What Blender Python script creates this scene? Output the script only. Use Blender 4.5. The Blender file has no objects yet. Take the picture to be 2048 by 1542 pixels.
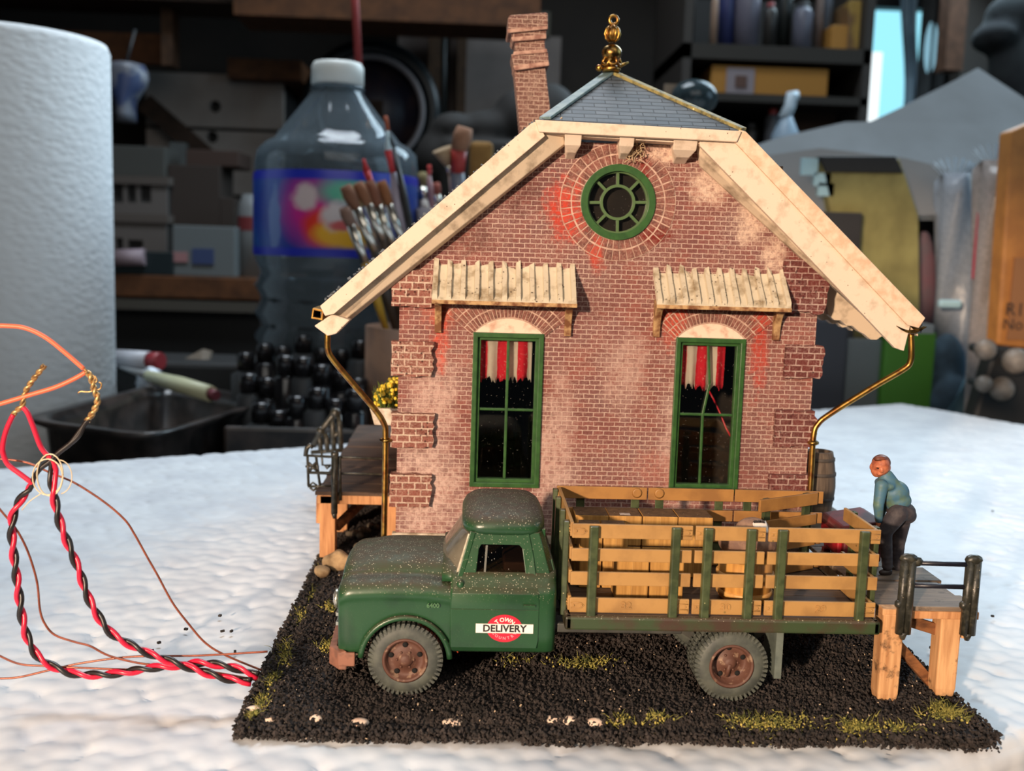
import bpy, bmesh, math, random
import numpy as np
from mathutils import Vector, Matrix, geometry

U = 0.01                      # everything below is written in centimetres
random.seed(11)
rng = np.random.default_rng(11)
SC = bpy.context.scene
COL = SC.collection
V = Vector

# ------------------------------------------------------------------ camera
FPX, CAMH = 2100.0, 11.2
YAW, PITCH, ROLL = map(math.radians, (2.37, 7.3, 1.8))
CR = (Matrix.Rotation(-YAW, 3, 'Z') @ Matrix.Rotation(math.pi / 2 - PITCH, 3, 'X') @ Matrix.Rotation(ROLL, 3, 'Z'))
cd = bpy.data.cameras.new('camera')
cam = bpy.data.objects.new('camera', cd)
COL.objects.link(cam)
cam.matrix_world = Matrix.Translation((0, 0, CAMH * U)) @ CR.to_4x4()
cd.sensor_width = 36.0
cd.lens = 36.0 * FPX / 2048
cd.clip_start = 0.005
cd.clip_end = 30
cd.dof.use_dof = True
cd.dof.focus_distance = 0.295
cd.dof.aperture_fstop = 36.9 / 2.0
cd.dof.aperture_blades = 0
SC.camera = cam


def ray(px, py):
    return CR @ V(((px - 1024) / FPX, -(py - 771) / FPX, -1))


def PY(px, py, Y):
    """point of the plane at distance Y seen at that photo pixel"""
    d = ray(px, py)
    return V((0, 0, CAMH)) + d * (Y / d.y)


def PZ(px, py, Z):
    d = ray(px, py)
    return V((0, 0, CAMH)) + d * ((Z - CAMH) / d.z)


# ------------------------------------------------------------------ geometry
class G:
    def __init__(s):
        s.v, s.f, s.sm = [], [], []

    def add(s, vs, fs, smooth=False):
        b = len(s.v)
        s.v += [tuple(p) for p in vs]
        s.f += [tuple(b + i for i in f) for f in fs]
        s.sm += [smooth] * len(fs)
        return s

    def box(s, x0, x1, y0, y1, z0, z1):
        return s.obox(V(((x0 + x1) / 2, (y0 + y1) / 2, (z0 + z1) / 2)), (x1 - x0, y1 - y0, z1 - z0))

    def obox(s, c, size, rot=None):
        hx, hy, hz = [k / 2 for k in size]
        P = [V((a * hx, b * hy, d * hz)) for a in (-1, 1) for b in (-1, 1) for d in (-1, 1)]
        if rot is not None:
            P = [rot @ p for p in P]
        c = V(c)
        return s.add([c + p for p in P], [(0, 1, 3, 2), (4, 6, 7, 5), (0, 4, 5, 1), (2, 3, 7, 6), (0, 2, 6, 4), (1, 5, 7, 3)])

    def bar(s, a, b, w, h, up=(0, 0, 1)):
        """rectangular bar from a to b, w wide (sideways) and h high"""
        a, b, up = V(a), V(b), V(up)
        d = (b - a)
        x = d.normalized()
        y = up.cross(x).normalized()
        z = x.cross(y)
        m = Matrix((x, y, z)).transposed()
        return s.obox((a + b) / 2, (d.length, w, h), m)

    def loft(s, rings, closed=True, caps=True, smooth=True):
        n = len(rings[0])
        vs = [p for r in rings for p in r]
        fs = []
        m = n if closed else n - 1
        for i in range(len(rings) - 1):
            for j in range(m):
                k = (j + 1) % n
                fs.append((i * n + j, i * n + k, (i + 1) * n + k, (i + 1) * n + j))
        s.add(vs, fs, smooth)
        if caps:
            b = len(s.v) - len(vs)
            s.f.append(tuple(b + j for j in range(n))[::-1])
            s.f.append(tuple(b + (len(rings) - 1) * n + j for j in range(n)))
            s.sm += [False, False]
        return s

    def tube(s, pts, r, n=10, caps=True, smooth=True):
        pts = [V(p) for p in pts]
        if not hasattr(r, '__len__'):
            r = [r] * len(pts)
        rings = []
        prev = None
        for i, p in enumerate(pts):
            a = pts[max(i - 1, 0)]
            b = pts[min(i + 1, len(pts) - 1)]
            t = (b - a)
            t = t.normalized() if t.length > 1e-9 else V((0, 0, 1))
            if prev is None:
                u = t.orthogonal().normalized()
            else:
                u = prev - t * prev.dot(t)
                u = u.normalized() if u.length > 1e-6 else t.orthogonal().normalized()
            prev = u
            w = t.cross(u)
            rings.append([p + (u * math.cos(2 * math.pi * k / n) + w * math.sin(2 * math.pi * k / n)) * r[i] for k in range(n)])
        return s.loft(rings, True, caps, smooth)

    def lathe(s, prof, c, axis=(0, 0, 1), n=24, caps=True, smooth=True, wob=None):
        """prof: (radius, height along axis)"""
        ax = V(axis).normalized()
        u = ax.orthogonal().normalized() if abs(ax.z) < .99 else V((1, 0, 0))
        w = ax.cross(u)
        c = V(c)
        rings = []
        for r, h in prof:
            rings.append([c + ax * h + (u * math.cos(2 * math.pi * k / n) + w * math.sin(2 * math.pi * k / n)) * (r * (wob(k / n, h) if wob else 1)) for k in range(n)])
        return s.loft(rings, True, caps, smooth)

    def ball(s, c, r, n=14, m=9, smooth=True):
        if not hasattr(r, '__len__'):
            r = (r, r, r)
        c = V(c)
        rings = []
        for i in range(m + 1):
            t = -math.pi / 2 + math.pi * i / m
            t = max(min(t, math.pi / 2 - .02), -math.pi / 2 + .02)
            rings.append([c + V((r[0] * math.cos(t) * math.cos(2 * math.pi * k / n), r[1] * math.cos(t) * math.sin(2 * math.pi * k / n), r[2] * math.sin(t))) for k in range(n)])
        return s.loft(rings, True, True, smooth)

    def ring(s, c, R, r, axis=(0, 1, 0), n=28, m=8, squash=1.0):
        ax = V(axis).normalized()
        u = ax.orthogonal().normalized()
        w = ax.cross(u)
        c = V(c)
        rings = []
        for i in range(n + 1):
            a = 2 * math.pi * i / n
            d = u * math.cos(a) + w * math.sin(a)
            rings.append([c + d * (R + r * math.cos(2 * math.pi * k / m)) + ax * (r * squash * math.sin(2 * math.pi * k / m)) for k in range(m)])
        return s.loft(rings, True, False, True)

    def prism(s, poly, off):
        """extrude a planar polygon (3-D points) by the vector off"""
        n = len(poly)
        off = V(off)
        P = [V(p) for p in poly]
        vs = P + [p + off for p in P]
        fs = [tuple(range(n))[::-1], tuple(range(n, 2 * n))]
        for i in range(n):
            j = (i + 1) % n
            fs.append((i, j, n + j, n + i))
        return s.add(vs, fs)

    def plate(s, outer, holes, y0, y1, xf=None):
        """upright plate: outlines in (x, z), from y0 (front) to y1 (back), with holes"""
        loops = [[V((a, b, 0)) for a, b in L] for L in [outer] + list(holes)]
        tris = geometry.tessellate_polygon(loops)
        flat = [p for L in loops for p in L]
        n = len(flat)
        vs = [V((p.x, y0, p.y)) for p in flat] + [V((p.x, y1, p.y)) for p in flat]
        if xf:
            vs = [xf(p) for p in vs]
        fs = []
        for t in tris:
            fs.append(tuple(t))
            fs.append(tuple(i + n for i in t)[::-1])
        b = 0
        for L in loops:
            m = len(L)
            for i in range(m):
                j = (i + 1) % m
                fs.append((b + i, b + j, n + b + j, n + b + i))
            b += m
        return s.add(vs, fs)

    def grid(s, nu, nv, fn, smooth=True):
        vs = [fn(i / nu, j / nv) for i in range(nu + 1) for j in range(nv + 1)]
        fs = [(i * (nv + 1) + j, (i + 1) * (nv + 1) + j, (i + 1) * (nv + 1) + j + 1, i * (nv + 1) + j + 1) for i in range(nu) for j in range(nv)]
        return s.add(vs, fs, smooth)


def sheet(fn, nu, nv, th):
    """a curved sheet of thickness th (closed): fn(u,v) -> point"""
    g = G()
    A = [[V(fn(i / nu, j / nv)) for j in range(nv + 1)] for i in range(nu + 1)]
    N = []
    for i in range(nu + 1):
        row = []
        for j in range(nv + 1):
            a = A[min(i + 1, nu)][j] - A[max(i - 1, 0)][j]
            b = A[i][min(j + 1, nv)] - A[i][max(j - 1, 0)]
            k = a.cross(b)
            row.append(k.normalized() if k.length > 1e-9 else V((0, 1, 0)))
        N.append(row)
    g.grid(nu, nv, lambda u, v: A[round(u * nu)][round(v * nv)])
    b = len(g.v)
    g.add([A[i][j] + N[i][j] * th for i in range(nu + 1) for j in range(nv + 1)],
          [tuple(reversed(f)) for f in g.f], True)
    I = lambda i, j: i * (nv + 1) + j
    edge = [I(i, 0) for i in range(nu)] + [I(nu, j) for j in range(nv)] + [I(i, nv) for i in range(nu, 0, -1)] + [I(0, j) for j in range(nv, 0, -1)]
    for k in range(len(edge)):
        p, q = edge[k], edge[(k + 1) % len(edge)]
        g.f.append((p, b + p, b + q, q))
        g.sm.append(False)
    return g


def smooth_path(pts, k=6):
    P = [V(p) for p in pts]
    out = []
    for i in range(len(P) - 1):
        a = P[max(i - 1, 0)]
        b, c = P[i], P[i + 1]
        d = P[min(i + 2, len(P) - 1)]
        for t in range(k):
            t /= k
            out.append(.5 * ((2 * b) + (c - a) * t + (2 * a - 5 * b + 4 * c - d) * t * t + (3 * b - a - 3 * c + d) * t ** 3))
    out.append(P[-1])
    return out


ORG = {}


def mesh_of(name, g, m, o):
    me = bpy.data.meshes.new(name)
    a = np.array(g.v, dtype=float).reshape(-1, 3)
    a = (a - np.array(o)) * U
    me.from_pydata(a.tolist(), [], g.f)
    me.polygons.foreach_set('use_smooth', g.sm)
    for k in (m if isinstance(m, (list, tuple)) else [m]):
        me.materials.append(k)
    bm = bmesh.new()
    bm.from_mesh(me)
    bmesh.ops.recalc_face_normals(bm, faces=bm.faces)
    bm.to_mesh(me)
    bm.free()
    me.update()
    return me


def tag(o, label=None, cat=None, group=None, kind=None):
    for k, v in (('label', label), ('category', cat), ('group', group), ('kind', kind)):
        if v:
            o[k] = v
    return o


def mods(ob, bev=0, sub=0, seg=2):
    if bev:
        m = ob.modifiers.new('Bevel', 'BEVEL')
        m.width = bev * U
        m.segments = seg
        m.limit_method = 'ANGLE'
        m.angle_limit = math.radians(35)
    if sub:
        m = ob.modifiers.new('Subdivision', 'SUBSURF')
        m.levels = m.render_levels = sub


def thing(name, label, cat, org, group=None):
    o = bpy.data.objects.new(name, None)
    o.empty_display_size = .01
    COL.objects.link(o)
    o.location = V(org) * U
    ORG[o] = V(org)
    return tag(o, label, cat, group)


def part(name, g, m, parent, bev=0, sub=0, label=None, kind=None):
    me = mesh_of(name, g, m, ORG[parent])
    ob = bpy.data.objects.new(name, me)
    COL.objects.link(ob)
    ob.parent = parent
    ORG[ob] = ORG[parent]
    mods(ob, bev, sub)
    return tag(ob, label, kind=kind)


def solo(name, g, m, label, cat, org=None, group=None, bev=0, sub=0, kind=None):
    if org is None:
        a = np.array(g.v)
        org = V(((a[:, 0].min() + a[:, 0].max()) / 2, (a[:, 1].min() + a[:, 1].max()) / 2, a[:, 2].min()))
    me = mesh_of(name, g, m, org)
    ob = bpy.data.objects.new(name, me)
    COL.objects.link(ob)
    ob.location = V(org) * U
    ORG[ob] = V(org)
    mods(ob, bev, sub)
    return tag(ob, label, cat, group, kind)


def dup(root, loc, rz=None, label=None):
    r = root.copy()
    COL.objects.link(r)
    r.location = V(loc) * U
    if rz is not None:
        r.rotation_euler.z = rz
    if label:
        r['label'] = label
    ORG[r] = V(loc)

    def kids(a, b):
        for ch in list(a.children):
            if ch == b:
                continue
            c = ch.copy()
            COL.objects.link(c)
            c.parent = b
            ORG[c] = ORG[b]
            kids(ch, c)
    kids(root, r)
    return r


def text_geo(s, size, place, ext=.0, bold=0.0, spacing=1.0):
    """lettering as a mesh; place(x, y, depth) -> world point, x centred"""
    c = bpy.data.curves.new('t', 'FONT')
    c.body = s
    c.size = size
    c.align_x = 'CENTER'
    c.align_y = 'CENTER'
    c.extrude = ext
    c.offset = bold
    c.space_character = spacing
    c.resolution_u = 3
    o = bpy.data.objects.new('t', c)
    COL.objects.link(o)
    dg = bpy.context.evaluated_depsgraph_get()
    me = bpy.data.meshes.new_from_object(o.evaluated_get(dg))
    g = G()
    g.add([place(v.co.x, v.co.y, v.co.z) for v in me.vertices], [tuple(p.vertices) for p in me.polygons])
    bpy.data.objects.remove(o)
    bpy.data.curves.remove(c)
    bpy.data.meshes.remove(me)
    return g


def remesh(g, voxel, smooth=6):
    """union of overlapping blobs as one continuous skin"""
    me = bpy.data.meshes.new('t')
    me.from_pydata([tuple(p) for p in g.v], [], g.f)
    bm = bmesh.new()
    bm.from_mesh(me)
    bmesh.ops.recalc_face_normals(bm, faces=bm.faces)
    bm.to_mesh(me)
    bm.free()
    o = bpy.data.objects.new('t', me)
    COL.objects.link(o)
    m = o.modifiers.new('r', 'REMESH')
    m.mode = 'VOXEL'
    m.voxel_size = voxel
    if smooth:
        q = o.modifiers.new('s', 'SMOOTH')
        q.factor = .5
        q.iterations = smooth
    dg = bpy.context.evaluated_depsgraph_get()
    e = bpy.data.meshes.new_from_object(o.evaluated_get(dg))
    r = G()
    r.add([v.co.copy() for v in e.vertices], [tuple(p.vertices) for p in e.polygons], True)
    bpy.data.objects.remove(o)
    bpy.data.meshes.remove(me)
    bpy.data.meshes.remove(e)
    return r


# ------------------------------------------------------------------ materials
def lin(c):
    return tuple(((k / 255) / 12.92 if k / 255 <= .04045 else ((k / 255 + .055) / 1.055) ** 2.4) for k in c[:3]) + (1,)


class N:
    """small node-tree helper"""
    def __init__(s, name):
        s.m = bpy.data.materials.new(name)
        s.m.use_nodes = True
        s.t = s.m.node_tree
        s.t.nodes.clear()
        s.out = s.n('ShaderNodeOutputMaterial')
        s.b = s.n('ShaderNodeBsdfPrincipled')
        s.l(s.b.outputs[0], s.out.inputs[0])
        s.co = s.n('ShaderNodeTexCoord').outputs['Object']

    def n(s, k, **kw):
        x = s.t.nodes.new(k)
        for a, b in kw.items():
            setattr(x, a, b)
        return x

    def l(s, a, b):
        s.t.links.new(a, b)

    def put(s, sock, v):
        if hasattr(v, 'is_linked') or hasattr(v, 'links'):
            s.l(v, sock)
        else:
            sock.default_value = v

    def mapping(s, scale, loc=(0, 0, 0), rot=(0, 0, 0), src=None):
        x = s.n('ShaderNodeMapping')
        x.inputs['Scale'].default_value = [k * 100 for k in scale]
        x.inputs['Location'].default_value = loc
        x.inputs['Rotation'].default_value = rot
        s.l(src or s.co, x.inputs[0])
        return x.outputs[0]

    def noise(s, sc=1, detail=4, rough=.55, src=None, loc=(0, 0, 0)):
        v = (sc, sc, sc) if not hasattr(sc, '__len__') else sc
        x = s.n('ShaderNodeTexNoise')
        x.inputs['Scale'].default_value = 1
        x.inputs['Detail'].default_value = detail
        x.inputs['Roughness'].default_value = rough
        s.l(s.mapping(v, loc, src=src), x.inputs['Vector'])
        return x.outputs['Fac']

    def ramp(s, f, a, b, lo=0, hi=1):
        x = s.n('ShaderNodeMapRange')
        x.inputs['From Min'].default_value = a
        x.inputs['From Max'].default_value = b
        x.inputs['To Min'].default_value = lo
        x.inputs['To Max'].default_value = hi
        s.l(f, x.inputs[0])
        return x.outputs[0]

    def math(s, op, a, b=0.0):
        x = s.n('ShaderNodeMath', operation=op)
        s.put(x.inputs[0], a)
        s.put(x.inputs[1], b)
        return x.outputs[0]

    def mix(s, f, a, b, mode='MIX'):
        x = s.n('ShaderNodeMix', data_type='RGBA', blend_type=mode)
        s.put(x.inputs[0], f)
        s.put(x.inputs[6], a)
        s.put(x.inputs[7], b)
        return x.outputs[2]

    def bump(s, h, strength=.5, dist=.02):
        x = s.n('ShaderNodeBump')
        x.inputs['Strength'].default_value = strength
        x.inputs['Distance'].default_value = dist * U
        s.l(h, x.inputs['Height'])
        return x.outputs[0]

    def done(s, col, rough=.6, metal=0, spec=.5, nrm=None, coat=0):
        s.put(s.b.inputs['Base Color'], col)
        s.put(s.b.inputs['Roughness'], rough)
        s.b.inputs['Metallic'].default_value = metal
        s.b.inputs['Specular IOR Level'].default_value = spec
        if coat:
            s.b.inputs['Coat Weight'].default_value = coat
            s.b.inputs['Coat Roughness'].default_value = .15
        if nrm is not None:
            s.l(nrm, s.b.inputs['Normal'])
        return s.m


def mat(name, c, c2=None, sc=2.0, lo=.4, hi=.62, rough=.6, metal=0, spec=.5, bump=0, bsc=8, bd=.02, dots=None, coat=0):
    """one base colour, worn into c2 by noise (sc per cm); dots = (colour, scale per cm, cut)"""
    k = N(name)
    col = lin(c)
    if c2:
        col = k.mix(k.ramp(k.noise(sc), lo, hi), lin(c), lin(c2))
    if dots:
        for dc, ds, cut in dots:
            v = k.n('ShaderNodeTexVoronoi')
            v.inputs['Scale'].default_value = 1
            k.l(k.mapping((ds, ds, ds)), v.inputs['Vector'])
            f = k.ramp(v.outputs['Distance'], cut, cut * .6)
            f = k.math('MULTIPLY', f, k.ramp(k.noise(ds * .35, 2), .48, .6))
            col = k.mix(f, col, lin(dc))
    nrm = None
    if bump:
        nrm = k.bump(k.noise(bsc, 5, .65), bump, bd)
    return k.done(col, rough, metal, spec, nrm, coat)


def glassy(name, tint=(255, 255, 255), gloss=.06, rough=.05, opacity=0.0, film=(200, 195, 185), dots=None):
    """thin clear plastic or glass: see-through with a mirror-like film, dust as a haze of opacity"""
    k = N(name)
    tr = k.n('ShaderNodeBsdfTransparent')
    tr.inputs[0].default_value = lin(tint)
    gl = k.n('ShaderNodeBsdfGlossy')
    gl.inputs[0].default_value = (1, 1, 1, 1)
    gl.inputs['Roughness'].default_value = rough
    fr = k.n('ShaderNodeFresnel')
    fr.inputs[0].default_value = 1.45
    f = k.math('ADD', fr.outputs[0], gloss)
    m1 = k.n('ShaderNodeMixShader')
    k.l(f, m1.inputs[0])
    k.l(tr.outputs[0], m1.inputs[1])
    k.l(gl.outputs[0], m1.inputs[2])
    last = m1.outputs[0]
    op = None
    if opacity:
        op = k.ramp(k.noise(4), .2, .8, opacity * .6, opacity * 1.3)
    if dots:
        ds, cut = dots
        v = k.n('ShaderNodeTexVoronoi')
        v.inputs['Scale'].default_value = 1
        k.l(k.mapping((ds, ds, ds)), v.inputs['Vector'])
        d = k.ramp(v.outputs['Distance'], cut, cut * .6)
        op = k.math('MAXIMUM', op, d) if op is not None else d
    if op is not None:
        df = k.n('ShaderNodeBsdfDiffuse')
        df.inputs[0].default_value = lin(film)
        m2 = k.n('ShaderNodeMixShader')
        k.l(op, m2.inputs[0])
        k.l(last, m2.inputs[1])
        k.l(df.outputs[0], m2.inputs[2])
        last = m2.outputs[0]
    k.l(last, k.out.inputs[0])
    return k.m


def add_stains_shade(k, col, sep, stains_shade):
    for (sx, sz, rx, rz, sc, st, nz) in stains_shade:
        a = k.math('MULTIPLY', k.math('SUBTRACT', sep.outputs[0], sx * U), 1 / (rx * U))
        b = k.math('MULTIPLY', k.math('SUBTRACT', sep.outputs[2], sz * U), 1 / (rz * U))
        d = k.math('SQRT', k.math('ADD', k.math('MULTIPLY', a, a), k.math('MULTIPLY', b, b)))
        d = k.math('ADD', d, k.math('MULTIPLY', k.math('SUBTRACT', k.noise(nz * 1.7, 7, .7, loc=(sx, sz, 0)), .5), 2.4))
        f = k.ramp(d, 1.05, .45, 0, st)
        x = f.node
        x.clamp = True
        f = k.math('MULTIPLY', f, k.ramp(k.noise(7, 5, .75, loc=(sz, sx, 3)), .38, .56, .25, 1))
        col = k.mix(f, col, lin(sc))
    return col


def brickmat(name, c1, c2, mortar, bw=.39, rh=.165, ms=.022, stains_shade=(), smear=.5, wear=None, off=(0, 0), pits=0):
    k = N(name)
    sep = k.n('ShaderNodeSeparateXYZ')
    k.l(k.co, sep.inputs[0])
    cmb = k.n('ShaderNodeCombineXYZ')
    k.l(k.math('ADD', sep.outputs[0], sep.outputs[1]), cmb.inputs[0])
    k.l(sep.outputs[2], cmb.inputs[1])
    wob = k.n('ShaderNodeTexNoise')
    wob.inputs['Scale'].default_value = 1
    k.l(k.mapping((7, 7, 7)), wob.inputs['Vector'])
    wob.inputs['Detail'].default_value = 5
    br = k.n('ShaderNodeTexBrick')
    br.inputs['Scale'].default_value = 1
    br.inputs['Brick Width'].default_value = bw
    br.inputs['Row Height'].default_value = rh
    br.inputs['Mortar Size'].default_value = ms
    br.inputs['Mortar Smooth'].default_value = .35
    br.inputs['Color1'].default_value = lin(c1)
    br.inputs['Color2'].default_value = lin(c2)
    k.l(k.mix(k.ramp(k.noise(3.2, 6, .75, loc=(1, 5, 2)), .42, .62), lin(mortar), lin([(p + q) / 2 for p, q in zip(c1, mortar)])), br.inputs['Mortar'])
    base = k.mapping((1, 1, 1), (off[0], off[1], 0), src=cmb.outputs[0])
    va = k.n('ShaderNodeVectorMath', operation='MULTIPLY_ADD')
    k.l(wob.outputs['Color'], va.inputs[0])
    va.inputs[1].default_value = (.05, .045, 0)
    k.l(base, va.inputs[2])
    k.l(va.outputs[0], br.inputs['Vector'])
    col = br.outputs['Color']
    if wear:
        col = k.mix(k.ramp(k.noise(.55, 5, .6), .42, .62), col, k.mix(br.outputs['Fac'], lin(wear), lin(mortar)))
    # fine mortar wash rubbed over the brick faces
    sm = k.math('MULTIPLY', k.ramp(k.noise(16, 6, .8), .46, .66), k.ramp(k.noise(.6, 4, .6, loc=(3, 1, 7)), .35, .65, .15, 1))
    col = k.mix(k.math('MULTIPLY', sm, smear), col, lin(mortar))
    col = add_stains_shade(k, col, sep, stains_shade)
    # each face mottled at a fine scale
    col = k.mix(k.ramp(k.noise(5, 6, .75, loc=(9, 2, 4)), .56, .7, 0, .4), col, lin([q * .5 for q in c2]))
    if pits:
        vo = k.n('ShaderNodeTexVoronoi')
        vo.inputs['Scale'].default_value = 1
        k.l(k.mapping((7, 7, 7)), vo.inputs['Vector'])
        pf = k.math('MULTIPLY', k.ramp(vo.outputs['Distance'], .3, .18), k.ramp(k.noise(2, 3), .45, .55, 0, pits))
        col = k.mix(pf, col, lin((48, 20, 16)))
    h = k.math('ADD', k.math('MULTIPLY', br.outputs['Fac'], .5), k.math('MULTIPLY', k.noise(9, 6, .75), 1.4))
    return k.done(col, .85, 0, .3, k.bump(h, .8, .045))


def woodmat(name, c, c2, along='x', fine=7, dark=None, rough=.7, bump=.3):
    k = N(name)
    st = {'x': (.5, fine, fine), 'y': (fine, .5, fine), 'z': (fine, fine, .5)}[along]
    f = k.ramp(k.noise(st, 5, .6), .35, .65)
    col = k.mix(f, lin(c), lin(c2))
    if dark:
        col = k.mix(k.ramp(k.noise(1.6, 5, .7), .58, .7), col, lin(dark))
    return k.done(col, rough, 0, .35, k.bump(k.noise(st, 5, .7), bump, .02))


def emit(name, c, s):
    k = N(name)
    e = k.n('ShaderNodeEmission')
    e.inputs[0].default_value = lin(c)
    e.inputs[1].default_value = s
    k.l(e.outputs[0], k.out.inputs[0])
    return k.m
# ================================================================== materials of the diorama
CREAM = mat('cream_paint', (226, 206, 184), (196, 174, 150), 2.2, .52, .72, rough=.75, bump=.25, bsc=10, dots=[((90, 70, 50), 5, .11)])
CREAM_DIRTY = mat('cream_paint_dirty', (212, 192, 166), (128, 110, 90), 1.3, .5, .7, rough=.8, bump=.35, bsc=9)
AWN = mat('awning_paint', (206, 194, 170), (140, 120, 90), 2.2, .5, .72, rough=.8, bump=.5, bsc=8, dots=[((64, 42, 28), 7, .26)])
RUSTY = mat('rusty_bracket', (188, 152, 106), (116, 72, 42), 3, .42, .6, rough=.8, bump=.3, bsc=10)
GREENFRAME = mat('window_green', (52, 92, 44), (42, 78, 38), 4, rough=.35, spec=.5, bump=.08)
SLATE = None
BRASS = mat('brass', (176, 138, 70), (140, 92, 52), 3, .45, .62, rough=.34, metal=1, bump=.15, bsc=6)
BRASS_DARK = mat('brass_tarnished', (190, 150, 80), (80, 62, 40), 5, .4, .6, rough=.35, metal=1, bump=.2)
GLASS_DARK = glassy('dusty_pane', (244, 244, 242), .02, .04, dots=(9, .06))
IRON = mat('black_iron_paint', (46, 46, 40), (70, 68, 58), 6, .5, .65, rough=.3, bump=.5, bsc=12, bd=.02, dots=[((190, 175, 150), 7, .12)])
BRICK_ST_SHADE = [  # marks of paint and lime with a shape of their own, plus painted eave shade (x, z from the middle of the wall; half sizes)
    (-1.55, 12.55, .75, 1.1, (206, 64, 44), .9, 2.0),
    (-.5, 11.2, .3, .7, (200, 70, 50), .8, 2.0),
    (-5.45, 8.3, .3, 1.5, (222, 88, 66), .75, 1.6),
    (-5.6, 9.3, .9, .7, (205, 110, 88), .6, 1.6),
    (2.1, 9.3, .55, 1.1, (214, 74, 48), .7, 1.6),
    (5.0, 8.4, .35, 1.7, (196, 58, 38), .75, 2.0),
    (1.35, 11.85, .75, .35, (118, 30, 22), .95, 3.0),
    (.9, 14.0, .22, 1.0, (130, 32, 24), .8, 3.0),
    (1.6, 14.45, .8, .45, (236, 205, 182), .95, 2.2),
    (3.1, 13.5, .8, .7, (232, 202, 180), .95, 2.2),
    (4.4, 12.3, .55, .8, (232, 202, 180), .95, 2.2),
    (5.3, 11.3, .5, .7, (232, 202, 180), .9, 2.4),
    (6.2, 10.6, .8, 1.1, (112, 32, 28), .9, 2.4),
    (2.6, 5.3, .8, 2.8, (218, 186, 174), .7, 1.2),
    (-5.8, 3.2, 1.3, 1.9, (222, 190, 176), .9, 1.2),
    (-5.6, 6.2, 1.0, 1.6, (218, 184, 170), .75, 1.2),
    (-1.6, 4.4, .8, 2.8, (216, 182, 168), .7, 1.2),
    (.6, 7.5, .9, 1.6, (212, 178, 164), .55, 1.2),
    (4.3, 4.2, 1.4, 1.6, (120, 74, 68), .5, 1.2),
    (-1.2, 9.6, 1.5, .8, (110, 62, 54), .5, 1.4),
    (-3.2, 13.2, 1.2, .9, (84, 44, 38), .65, 1.4),  # shadow of the left eave, painted into the brick colour
    (-4.6, 11.6, 1.2, .6, (92, 50, 42), .65, 1.4),  # lower end of the same painted eave shadow
    (1.9, 4.2, 1.2, .9, (190, 110, 92), .4, 1.4),
]
BRICK = brickmat('brick_wall', (146, 84, 75), (118, 66, 61), (214, 186, 170), .35, .151, .016, BRICK_ST_SHADE, .75, wear=(122, 80, 78))
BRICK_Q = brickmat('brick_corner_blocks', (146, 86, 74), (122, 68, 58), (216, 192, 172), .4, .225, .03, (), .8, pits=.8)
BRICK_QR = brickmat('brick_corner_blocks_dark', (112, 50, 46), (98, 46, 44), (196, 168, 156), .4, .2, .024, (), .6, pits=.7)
BRICK_CH = brickmat('brick_chimney', (126, 86, 78), (106, 70, 63), (196, 168, 150), .36, .15, .02, (), .95)
k = N('arch_brick')
sep_ = k.n('ShaderNodeSeparateXYZ')
k.l(k.co, sep_.inputs[0])
c_ = k.mix(k.ramp(k.noise(3.5), .4, .62), lin((138, 86, 76)), lin((104, 64, 58)))
c_ = k.mix(k.math('MULTIPLY', k.ramp(k.noise(16, 6, .8), .48, .66), .5), c_, lin((206, 176, 158)))
VOUS = k.done(add_stains_shade(k, c_, sep_, BRICK_ST_SHADE), .85, 0, .3, k.bump(k.noise(9, 6, .75), .7, .04))
MORTAR = mat('mortar', (206, 176, 158), (176, 140, 124), 4, rough=.9, bump=.3)
PLASTER = mat('pale_plaster', (236, 210, 188), (200, 160, 138), 3, .5, .7, rough=.85, bump=.3)
PLINTH = mat('stone_plinth', (214, 200, 178), (150, 132, 110), 2, rough=.8, bump=.2)
INNER = mat('dark_interior', (30, 25, 22), (44, 36, 30), .6, rough=.9)


def shingle():
    k = N('slate_shingles')
    sep = k.n('ShaderNodeSeparateXYZ')
    k.l(k.co, sep.inputs[0])
    cmb = k.n('ShaderNodeCombineXYZ')
    k.l(sep.outputs[0], cmb.inputs[0])
    k.l(sep.outputs[2], cmb.inputs[1])
    br = k.n('ShaderNodeTexBrick')
    br.inputs['Scale'].default_value = 1
    br.inputs['Brick Width'].default_value = .75
    br.inputs['Row Height'].default_value = .145
    br.inputs['Mortar Size'].default_value = .018
    br.inputs['Mortar Smooth'].default_value = .3
    br.inputs['Color1'].default_value = lin((88, 98, 108))
    br.inputs['Color2'].default_value = lin((70, 82, 94))
    br.inputs['Mortar'].default_value = lin((22, 26, 30))
    k.l(k.mapping((1, 1, 1), src=cmb.outputs[0]), br.inputs['Vector'])
    col = k.mix(k.ramp(k.noise(2.5), .45, .7, 0, .5), br.outputs['Color'], lin((60, 70, 80)))
    h = k.math('SUBTRACT', 1.0, br.outputs['Fac'])
    return k.done(col, .6, 0, .5, k.bump(h, .8, .04))


SLATE = shingle()


def curtain_mat():
    k = N('striped_curtain')
    sep = k.n('ShaderNodeSeparateXYZ')
    k.l(k.co, sep.inputs[0])
    w = k.math('ADD', k.math('MULTIPLY', sep.outputs[0], 100 / .66), k.math('MULTIPLY', k.noise(2), .12))
    f = k.math('FRACT', k.math('ADD', w, 10.37))
    f = k.ramp(f, .48, .54)
    col = k.mix(f, lin((188, 26, 44)), lin((196, 186, 172)))
    col = k.mix(k.ramp(k.noise(9, 5, .7), .58, .75, 0, .6), col, lin((225, 214, 200)))
    return k.done(col, .8, 0, .3, k.bump(k.noise(5), .4, .05))


CURTAIN = curtain_mat()

# ================================================================== the model house
F = 34.0
house = thing('model_house', 'red brick model station house with a slate hip roof and striped curtains', 'model house', (4.5, F, 0))


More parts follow.
